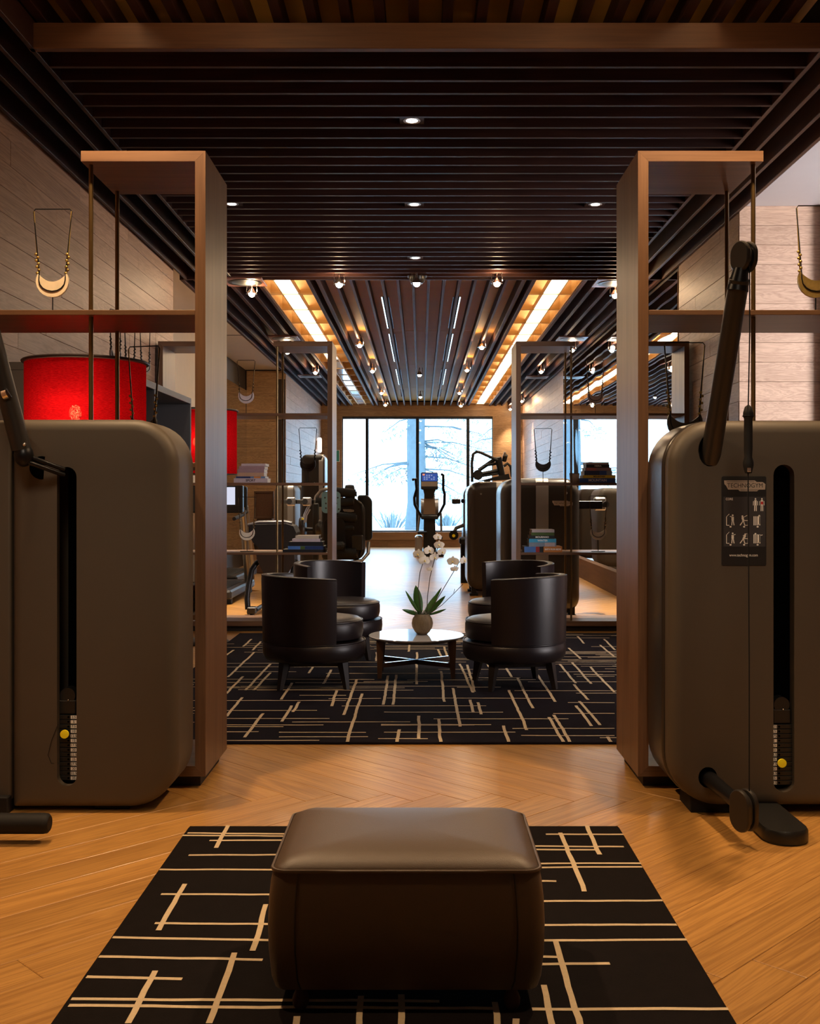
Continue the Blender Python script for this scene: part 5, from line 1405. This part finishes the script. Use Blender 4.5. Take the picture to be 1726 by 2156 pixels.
tower('fourth tower of the right gym row, seen in the mirror', 1007, 1134, 1027, 17.7, 0.7, M['taupe'], None)
tower('fifth tower of the right gym row, seen in the mirror', 990, 1099, 1029, 20.1, 0.7, M['taupe'], None)
ya = YA_ + 0.40
sa = wpart('side_arm', MB().bbox(1.585, XX(1268, ya), ya, ya + .05, zz(1072, ya), zz(1055, ya), 0.004), M['black_metal'], ta)
sub('side_pad', MB().bbox(XX(1253, ya), XX(1278, ya), ya + .051, ya + .12, zz(1075, ya), zz(1047, ya), 0.014), M['steel'], sa, ta)
sub('side_hub', MB().cyl((XX(1275, ya), ya - .03, zz(1062, ya)), (XX(1275, ya), ya + .05, zz(1062, ya)), 0.032, n=18), M['black_plastic'], sa, ta, 50)
# tubular press frame above the rear right towers
Yk = 15.4
t = thing('press_machine', 'black tubular press frame rising over the right towers by the window', 'gym machine', (XX(1035, Yk), Yk + 0.4, zz(1021, 15.3) + 0.001))
def pt(x, y, dy=0.0): return PX(x, y, Yk + 0.35 + dy)
wpart('arch_tube', MB().tube([pt(994, 1015), pt(993, 975), pt(996, 956), pt(1003, 951), pt(1012, 953), pt(1036, 964), pt(1048, 969)], 0.022, 10), M['gun_metal'], t, 60)
wpart('arch_tube', MB().tube([pt(1060, 982, .2), pt(1068, 976, .2), pt(1075, 982, .2), pt(1078, 1004, .2)], 0.022, 10), M['gun_metal'], t, 60)
wpart('base_wedge', MB().add([pt(998, 1014), pt(1074, 1010), pt(1071, 997), pt(1010, 1012), pt(998, 1014, .3), pt(1074, 1010, .3), pt(1071, 997, .3), pt(1010, 1012, .3)], [(0, 1, 2, 3), (4, 7, 6, 5), (0, 4, 5, 1), (1, 5, 6, 2), (2, 6, 7, 3), (3, 7, 4, 0)]), M['black_plastic'], t)
wpart('pivot_disc', MB().cyl(pt(1006, 1000, -.06), pt(1006, 1000, .08), 0.075, n=24), M['black_plastic'], t, 50)
for (a, b_, c, d, r_) in ((1008, 990, 1040, 968, .03), (1012, 998, 1052, 990, .028), (1020, 980, 1050, 975, .022), (1048, 963, 1056, 1000, .05), (1064, 958, 1061, 970, .035), (1010, 1003, 1055, 996, .018)):
    wpart('press_arm', MB().cyl(pt(a, b_, .03), pt(c, d, .08), r_, n=14), M['black_plastic'], t, 50)
wpart('lock_lever', MB().cyl(pt(1061, 960, .02), pt(1063, 952, 0), 0.016, n=12), M['steel'], t, 50)
wpart('support_column', MB().cyl((XX(1030, Yk), Yk + .5, zz(1021, 15.3) + 0.001), (XX(1030, Yk), Yk + .5, zz(1011, Yk + .5)), 0.05, n=14), M['black_metal'], t, 50)
# pads and roller arm standing out left of the towers
Yk = 15.0
t = thing('leg_extension', 'padded roller arm reaching out left of the rear right tower', 'gym machine', (XX(960, Yk), Yk, 0))
pa = wpart('pad_arm', MB().cyl(PX(974, 1055, Yk), PX(990, 1055, Yk + .2), 0.03, n=12), M['black_metal'], t, 50)
wpart('head_pad', MB().bbox(XX(951, Yk), XX(969, Yk), Yk - .10, Yk + .10, zz(1061, Yk), zz(1050, Yk), 0.012), M['taupe_dark'], t)
wpart('roller_arm', MB().tube([PX(954, 1124, Yk), PX(960, 1112, Yk + .02), PX(975, 1106, Yk + .1), PX(992, 1104, Yk + .2)], 0.026, 10), M['gun_metal'], t, 60)
ro = wpart('roller', MB().cyl(PX(955, 1127, Yk - .18), PX(955, 1127, Yk + .2), 0.066, n=22), M['black_rubber'], t, 50)
sub('roller_cap', MB().cyl(PX(955, 1128, Yk - .195), PX(955, 1128, Yk - .18), 0.022, n=14), M['yellow'], ro, t, 50)
wpart('seat_pad', MB().bbox(XX(967, Yk), XX(1000, Yk), Yk - .1, Yk + .25, zz(1146, Yk), zz(1132, Yk), 0.02), M['black_rubber'], t)
wpart('stand', MB().bbox(XX(970, Yk), XX(985, Yk), Yk + .02, Yk + .16, 0.0, zz(1146, Yk) - 0.001, 0.004), M['black_metal'], t)
wpart('upright', MB().bbox(XX(984, Yk), XX(990, Yk), Yk + .1, Yk + .2, zz(1132, Yk), zz(1052, Yk), 0.004), M['black_metal'], t)

# ---- elliptical trainer before the window
Yk = 21.5
t = thing('elliptical_trainer', 'elliptical cross trainer with lit screen centred before the window', 'gym machine', (XX(903, Yk), Yk + .5, 0))
e = lambda x, y, dy=0.0: PX(x, y, Yk + dy)
wpart('base', MB().bbox(XX(878, Yk), XX(935, Yk), Yk + 0.1, Yk + 1.5, 0.0, 0.10, 0.02), M['black_plastic'], t)
for x_, dy in ((889, 0), (922, 0.3)):
    wpart('pedal', MB().bbox(XX(x_ - 10, Yk), XX(x_ + 10, Yk), Yk - .1 + dy, Yk + .3 + dy, zz(1124 + dy * 40, Yk), zz(1119 + dy * 40, Yk), 0.01), M['black_rubber'], t)
wpart('pedal_cover', MB().bbox(XX(873.5, Yk), XX(889, Yk), Yk - 0.1, Yk + 0.6, 0.02, zz(1128, Yk), 0.03), M['steel'], t)
wpart('column', MB().loft([[e(891, 1160, .3), e(918, 1160, .3), e(918, 1160, .6), e(891, 1160, .6)], [e(892, 1092, .3), e(916, 1092, .3), e(916, 1092, .55), e(892, 1092, .55)]]), M['black_plastic'], t)
wpart('flywheel_cover', MB().cyl(e(886, 1068, .5), e(923, 1068, .5), 0.18, n=28), M['steel'], t, 50)
wpart('front_panel', MB().loft([[e(891, 1083, .2), e(917, 1083, .2), e(917, 1083, .3), e(891, 1083, .3)], [e(893, 1040, .2), e(915, 1040, .2), e(915, 1040, .3), e(893, 1040, .3)]]), flat('panel_bronze', (0.30, 0.20, 0.13), 0.4, 0.5), t)
wpart('lower_bar', MB().bbox(XX(886, Yk), XX(923, Yk), Yk + .15, Yk + .3, zz(1094, Yk), zz(1085, Yk), 0.02), M['black_plastic'], t)
wpart('neck', MB().loft([[e(895, 1050, .15), e(911, 1050, .15), e(911, 1050, .3), e(895, 1050, .3)], [e(890, 1028, .1), e(918, 1028, .1), e(918, 1028, .25), e(890, 1028, .25)]]), M['black_plastic'], t)
co = wpart('console', MB().bbox(XX(886, Yk), XX(922, Yk), Yk + .05, Yk + .12, zz(1031, Yk), zz(994.5, Yk), 0.02), M['black_plastic'], t)
sub('screen', MB().box(XX(888, Yk), XX(920.5, Yk), Yk + .045, Yk + .049, zz(1013, Yk), zz(996.5, Yk)), M['screen_blue'], co, t)
dm = MB()
for i in range(5):
    for j in range(3):
        if (i + j) % 4: dm.box(XX(892 + i * 5, Yk), XX(895 + i * 5, Yk), Yk + .040, Yk + .044, zz(1002 + j * 4, Yk), zz(999.5 + j * 4, Yk))
sub('screen_icons', dm, M['screen_dot'], co, t)
sub('screen_mark', MB().box(XX(889.5, Yk), XX(894, Yk), Yk + .0355, Yk + .0395, zz(1001, Yk), zz(997.5, Yk)), M['screen_red'], co, t)
sub('console_plate', MB().box(XX(887, Yk), XX(921, Yk), Yk + .044, Yk + .049, zz(1024, Yk), zz(1014, Yk)), M['logo_silver'], co, t)
for sx in (-1, 1):
    q = lambda x: 904 + sx * x
    wpart('handle_bar', MB().tube([e(q(35 if sx < 0 else 26), 1010 if sx < 0 else 999, .0), e(q(29), 1008 if sx < 0 else 1000, .05), e(q(27 if sx < 0 else 29), 1030, .1), e(q(32), 1048 if sx < 0 else 1040, .1), e(q(31), 1062, .15), e(q(22), 1080, .2), e(q(17), 1088, .25)], 0.028, 10), M['black_metal'], t, 60)
    wpart('swing_arm', MB().tube([e(q(24 if sx > 0 else 20), 1080, .3), e(q(25), 1120, .3)], 0.022, 8), M['steel'], t, 60)

# ---- left gym group
tower('tall slim gym tower at the far left wall behind the black necklace', 634, 683, 957, 14.6, 0.5, M['taupe_dark'], (671, 680), None, fil=0.05, rr=0.07)  # steel strip at the right edge stands in for a bright reflection
tower('rounded grey gym tower left of the leg machine', 577, 620, 1019, 16.2, 0.8, M['taupe'], (605, 617), None, fil=0.08, rr=0.12)
tower('rounded grey gym tower beside its twin, nearer the window', 614, 650, 1019, 17.8, 0.8, M['taupe'], (640, 648), None, fil=0.08, rr=0.12)
# leg machine with rollers
Yk = 12.6
t = thing('leg_machine', 'leg curl machine with black rollers and pale blue panel left of the aisle', 'gym machine', (XX(725, Yk), Yk + .4, 0))
g_ = lambda x, y, dy=0.0: PX(x, y, Yk + dy)
me = shell_mesh('back_shell', XX(747, Yk), XX(779, Yk), zz(1142, Yk), zz(1042, Yk), (0.03, 0.05, 0.10, 0.03), Yk + .5, Yk + 0.62, 0.02)
wpart('back_shell', me, M['black_plastic'], t)
me = shell_mesh('side_shell', XX(672, Yk), XX(765, Yk), zz(1182, Yk), zz(1050, Yk), (0.05, 0.12, 0.16, 0.05), Yk + .30, Yk + .45, 0.02)
wpart('side_shell', me, M['taupe_dark'], t)
logo_part(t, XX(730, Yk), zz(1076, Yk), Yk + .296, 0.13)
wpart('side_tube', MB().tube([g_(720, 1050, .27), g_(748, 1052, .27), g_(761, 1062, .27), g_(764, 1085, .27), g_(764, 1150, .27), g_(756, 1175, .27)], 0.016, 10), M['gun_metal'], t, 60)
wpart('base_rail', MB().tube([g_(776, 1142, .4), g_(775, 1165, .3), g_(762, 1180, .2), g_(700, 1190, .1)], 0.022, 8), M['steel'], t, 60)
for (x0, y0, x1, y1, r_) in ((716, 1058, 742, 1056, .055), (712, 1089, 748, 1091, .058), (722, 1112, 742, 1112, .032), (712, 1165, 749, 1167, .070), (664, 1057, 684, 1058, .055), (705, 1035, 748, 1040, .055)):
    ro = wpart('roller', MB().cyl(g_(x0, y0, .08), g_(x1, y1, .10), r_, n=22), M['black_rubber'], t, 50)
    sub('roller_end', MB().cyl(g_(x1, y1, .10), g_(x1 + 3, y1, .10), r_ * 0.6, n=18), M['gun_metal'], ro, t, 50)
wpart('back_pad', MB().prism(inset_outline(XX(682, Yk), XX(726, Yk), zz(1168, Yk), zz(1090, Yk), (0.03, 0.03, 0.09, 0.09), 0, 6), Yk + .02, Yk + .11), M['black_rubber'], t, 35)
wpart('seat_pad', MB().bbox(XX(692, Yk), XX(727, Yk), Yk - .3, Yk + .15, zz(1155, Yk), zz(1140, Yk), 0.03), M['black_rubber'], t)
tb = wpart('display_panel', MB().prism(inset_outline(XX(679, Yk), XX(718.5, Yk), zz(1080, Yk), zz(1035, Yk), (0.05,) * 4, 0, 8), Yk - 0.13, Yk - 0.11), M['tablet_blue'], t, 35)
mk = MB()
for x_, y_ in ((711, 1048), (708, 1060), (713, 1072), (684, 1048), (686, 1060), (686, 1070)): mk.cyl(PX(x_, y_, Yk - .132), PX(x_, y_, Yk - .130), 0.010, n=10)
sub('panel_marks', mk, M['plate_grey'], tb, t)
wpart('panel_bracket', MB().tube([PX(698, 1058, Yk - .105), PX(700, 1062, Yk + .15), PX(702, 1062, Yk + .31)], 0.02, 8), M['black_metal'], t, 60)
wpart('curved_tube', MB().tube([g_(662, 1065, .1), g_(666, 1045, .1), g_(676, 1033, .1), g_(690, 1029, .1), g_(712, 1032, .1)], 0.022, 10), M['steel'], t, 60)
wpart('belt_roll', MB().lathe([(0.05, -0.06), (0.085, -0.05), (0.09, 0.0), (0.085, 0.05), (0.05, 0.06)], 20, (0, 0, 0), Matrix.Translation(g_(736, 1036, .3)) @ Matrix.Rotation(R(90), 4, 'Y')), M['black_rubber'], t, 50)
wpart('weight_box', MB().bbox(XX(738, Yk), XX(762, Yk), Yk + .1, Yk + .28, zz(1160, Yk), zz(1128, Yk), 0.01), M['black_plastic'], t)
wpart('floor_frame', MB().bbox(XX(680, Yk), XX(760, Yk), Yk + .0, Yk + .6, 0.0, 0.07, 0.02), M['black_metal'], t)
for x_ in (690, 745): wpart('upright', MB().bbox(XX(x_, Yk), XX(x_ + 8, Yk), Yk + .2, Yk + .29, 0.071, zz(1150, Yk), 0.005), M['black_metal'], t)
# crank wheels machine
Yk = 11.9
t = thing('lever_machine', 'lever machine with round cams and steel pads behind the far left shelf', 'gym machine', (XX(645, Yk), Yk + .3, 0))
g_ = lambda x, y, dy=0.0: PX(x, y, Yk + dy)
for x_, y_, rx, rz_ in ((637, 1115, .055, .145), (672, 1115, .06, .11)):
    loops = []
    for k, d in ((0.9, -.03), (1.0, -.015), (1.0, .015), (0.9, .03)):
        c = g_(x_, y_, .3); loops.append([(c.x + d * 1.2, c.y + rx * 2.2 * k * math.cos(2 * PI * i / 28), c.z + rz_ * k * math.sin(2 * PI * i / 28)) for i in range(28)])
    wpart('cam_disc', MB().loft(loops), M['gun_metal'], t, 35)
wpart('curved_lever', MB().tube([g_(639, 1100, .1), g_(641, 1085, .1), g_(648, 1070, .12), g_(653, 1062, .15)], 0.016, 8).tube([g_(643, 1100, .1), g_(645, 1085, .1), g_(652, 1072, .12)], 0.012, 8), M['steel'], t, 60)
wpart('lock_pin', MB().cyl(g_(637, 1106, .05), g_(637, 1095, .05), 0.014, n=10), M['black_plastic'], t, 50)
wpart('lock_knob', MB().ball(g_(637, 1092.5, .05), 0.013), M['yellow'], t, 60)
for x0 in (603, 636):
    pdm = wpart('steel_pad', MB().bbox(XX(x0, Yk), XX(x0 + 19, Yk), Yk - .02, Yk + .06, zz(1065, Yk), zz(1047, Yk), 0.012), M['steel'], t)
    sub('pad_hub', MB().cyl(g_(x0 + 6, 1056, -.08), g_(x0 + 6, 1056, -.02), 0.03, n=18), M['black_plastic'], pdm, t, 50)
    sub('pad_arm', MB().bbox(XX(x0 - 10, Yk), XX(x0 + 4, Yk), Yk - .075, Yk - .03, zz(1060, Yk), zz(1052, Yk), 0.004), M['gun_metal'], pdm, t)
wpart('pad_beam', MB().bbox(XX(600, Yk), XX(660, Yk), Yk + .061, Yk + .12, zz(1061, Yk), zz(1052, Yk), 0.004), M['black_metal'], t)
wpart('mast', MB().bbox(XX(654, Yk), XX(666, Yk), Yk + .2, Yk + .32, 0.05, zz(1060, Yk), 0.01), M['black_plastic'], t)
wpart('cam_axle', MB().cyl(g_(632, 1115, .3), g_(676, 1115, .3), 0.025, n=14), M['black_metal'], t, 50)
wpart('mast_foot', MB().bbox(XX(625, Yk), XX(690, Yk), Yk + .05, Yk + .5, 0.0, 0.05, 0.01), M['black_metal'], t)
# bench
Yk = 10.95
t = thing('gym_bench', 'dark padded gym seat on bent tube legs behind the far left shelf', 'gym machine', (XX(575, Yk), Yk + .25, 0))
g_ = lambda x, y, dy=0.0: PX(x, y, Yk + dy)
poly = [(521, 1112), (526, 1105), (600, 1103), (616, 1108), (622, 1122), (617, 1145), (600, 1158), (545, 1156), (531, 1143), (522, 1126)]
wpart('seat_pad', MB().prism([(XX(x, Yk), zz(y_, Yk)) for x, y_ in poly], Yk + .05, Yk + .42), M['black_rubber'], t, 30)
wpart('pad_rim', MB().tube([g_(523, 1108, .2), g_(545, 1102, .2), g_(600, 1101, .2), g_(614, 1104, .2)], 0.032, 10), M['leather_dark'], t, 60)
wpart('under_shell', MB().prism([(XX(x, Yk), zz(y_, Yk)) for x, y_ in ((530, 1146), (600, 1160), (615, 1150), (618, 1185), (600, 1215), (552, 1210), (540, 1185))], Yk + .10, Yk + .38), M['taupe_dark'], t, 30)
for dx in (0, 88):
    wpart('bent_leg', MB().tube([g_(551 + dx * .8, 1180, .2), g_(540 + dx * .9, 1186, .18), g_(530 + dx, 1200, .12), g_(523 + dx, 1235, .05), g_(520 + dx, 1260, .02), g_(522 + dx, 1283, .0)], 0.030, 10), M['black_metal'], t, 60)
    wpart('leg_end', MB().bbox(XX(521 + dx, Yk), XX(539 + dx, Yk), Yk - .05, Yk + .09, zz(1292, Yk), zz(1278, Yk), 0.008), M['black_plastic'], t)
    wpart('level_foot', MB().lathe([(0.0, 0.0), (0.024, 0.0), (0.022, 0.014), (0.006, 0.018), (0.006, 0.05), (0.0, 0.05)], 14, (XX(530 + dx, Yk), Yk + .02, 0)), M['black_rubber'], t, 40)
    wpart('floor_rail', MB().cyl(g_(538 + dx * .95, 1284, .05), g_(556 + dx * .85, 1274, .45), 0.024, n=10), M['black_metal'], t, 50)
    wpart('level_foot', MB().lathe([(0.0, 0.0), (0.024, 0.0), (0.022, 0.014), (0.006, 0.018), (0.006, 0.06), (0.0, 0.06)], 14, (XX(556 + dx * .85, Yk + .43), Yk + .43, 0)), M['black_rubber'], t, 40)
# woven framed panel
Yk = 16.9
t = thing('woven_panel', 'brown woven panel in a dark frame leaning by the left gym pier', 'panel', (XX(556, Yk), Yk, 0))
wpart('weave', MB().box(XX(538, Yk), XX(574, Yk), Yk, Yk + .02, zz(1088, Yk), zz(1036, Yk)), M['rattan'], t)
for a, b_, c, d in ((535, 576, 1034, 1038), (535, 576, 1087, 1092), (535, 538, 1038, 1087), (573, 576, 1038, 1087)):
    wpart('frame_bar', MB().bbox(XX(a, Yk), XX(b_, Yk), Yk - .02, Yk + .04, zz(d, Yk), zz(c, Yk), 0.004), M['beam_x'], t)
wpart('stand', MB().bbox(XX(540, Yk), XX(572, Yk), Yk, Yk + .3, 0.0, zz(1092, Yk), 0.01), M['beam_x'], t)
# treadmills in the left bay
for i, (xo, Yk, lab) in enumerate(((0, 12.2, 'treadmill with lit screen in the left gym bay, nearer'), (14, 14.4, 'treadmill with lit screen in the left gym bay, farther'))):
    t = thing('treadmill', lab, 'treadmill', (XX(468 + xo, Yk) - 0.15, Yk + .7, 0), group='treadmills in the left gym bay')
    cxm = XX(475 + xo, Yk) - 0.24
    wpart('deck', MB().bbox(cxm - .34, cxm + .34, Yk - .2, Yk + 1.5, 0.06, 0.16, 0.02), M['black_plastic'], t)
    wpart('belt', MB().box(cxm - .24, cxm + .24, Yk - .15, Yk + 1.2, 0.160, 0.164), M['black_rubber'], t)
    for sx in (-1, 1):
        wpart('upright', MB().cyl((cxm + sx * .32, Yk + 1.1, 0.161), (cxm + sx * .30, Yk + .75, 1.08), 0.045, 0.035, n=14), M['steel'], t, 50)
        wpart('hand_rail', MB().cyl((cxm + sx * .31, Yk + .8, 1.0), (cxm + sx * .31, Yk + .15, 0.96), 0.022, n=10), M['black_rubber'], t, 50)
        wpart('foot', MB().bbox(cxm + sx * .28 - .04, cxm + sx * .28 + .04, Yk - .1, Yk + .0, 0.0, 0.06, 0.005).bbox(cxm + sx * .28 - .04, cxm + sx * .28 + .04, Yk + 1.3, Yk + 1.4, 0.0, 0.06, 0.005), M['black_rubber'], t)
    co = wpart('console', MB().bbox(cxm - .33, cxm + .33, Yk + .62, Yk + .72, 1.02, 1.36, 0.015), M['black_plastic'], t)
    sub('screen', MB().box(cxm - .20, cxm + .24, Yk + .612, Yk + .619, 1.12, 1.33), M['screen_pale'], co, t)

# ================================================================== OUTSIDE
ground = tag(obj('snowy_ground', MB().add([(-40, 26.4, 0.05), (40, 26.4, 0.05), (60, 60, 0.2), (-60, 60, 0.2), (80, 120, 3.0), (-80, 120, 3.0)], [(0, 1, 2, 3), (3, 2, 4, 5)]), M['snow']), 'bright snowy ground outside the window', 'ground', kind='structure')
def tree(label, px, Y, w, leafy=None, seed=1):
    r = random.Random(seed)
    x = (px - CX) * Y / F
    t = thing('tree', label, 'tree', (x, Y, 0.06), group='trees outside the window')
    pts = [(0, 0, 0.0), (0.02, 0, 1.0), (-0.03, 0, 3.0), (0.03, 0, 6.0), (0, 0, 11)]
    obj('trunk', MB().tube(pts, [w * 0.68, w * 0.54, w * 0.5, w * 0.46, w * 0.35], 14), M['bark_hazed'], t, 60)
    br = MB(); lf = MB()
    for i in range(leafy or 0):
        z = r.uniform(1.6, 7.5); a = r.uniform(-0.9, 0.9) if r.random() < .7 else r.uniform(2.2, 4.0)
        ln_ = r.uniform(1.2, 2.8)
        p = Vector((0, 0, z)); q = p + Vector((math.cos(a) * ln_, math.sin(a) * ln_ * .6, -r.uniform(0.1, .9)))
        br.tube([p, p.lerp(q, .5) + Vector((0, 0, .15)), q], [0.035, 0.022, 0.008], 5)
        for k in range(34):
            c = p.lerp(q, r.uniform(.25, 1)) + Vector((r.uniform(-.25, .25), r.uniform(-.25, .25), r.uniform(-.28, .1)))
            d = Vector((r.uniform(-1, 1), r.uniform(-1, 1), r.uniform(-1.2, .2))).normalized() * r.uniform(.08, .2)
            s_ = d.orthogonal().normalized() * 0.03
            lf.add([c - s_, c + s_, c + d + s_ * .3, c + d - s_ * .3], [(0, 1, 2, 3)])
    if leafy:
        obj('branches', br, M['bark_hazed'], t, 60); o = obj('needles', lf, M['foliage'], t); o['kind'] = 'stuff'
tree('thick fir trunk standing just behind the middle window bar', 877, 36.0, 0.62, 34, 4)
tree('distant trunk right of the window', 1060, 44.0, 0.5, 22, 12)
def shrub(label, px, Y, w, h, seed):
    r = random.Random(seed); x = (px - CX) * Y / F
    t = thing('shrub', label, 'shrub', (x, Y, 0.07), group='snowy shrubs outside')
    mb = MB()
    for i in range(90):
        a = r.uniform(0, 2 * PI); rr_ = r.uniform(0, w / 2); p = Vector((rr_ * .4 * math.cos(a), rr_ * .3 * math.sin(a), 0)); q = Vector((rr_ * math.cos(a), rr_ * .6 * math.sin(a), h * r.uniform(.4, 1)))
        mb.tube([p, p.lerp(q, .6) + Vector((0, 0, h * .1)), q], [0.02, 0.014, 0.006], 4)
    o = obj('twigs', mb, M['foliage'], t); o['kind'] = 'stuff'
shrub('low haze-tinted shrub outside the left centre pane', 825, 38, 1.8, 0.75, 2)
shrub('low haze-tinted shrub outside the right pane', 940, 40, 1.6, 0.6, 6)
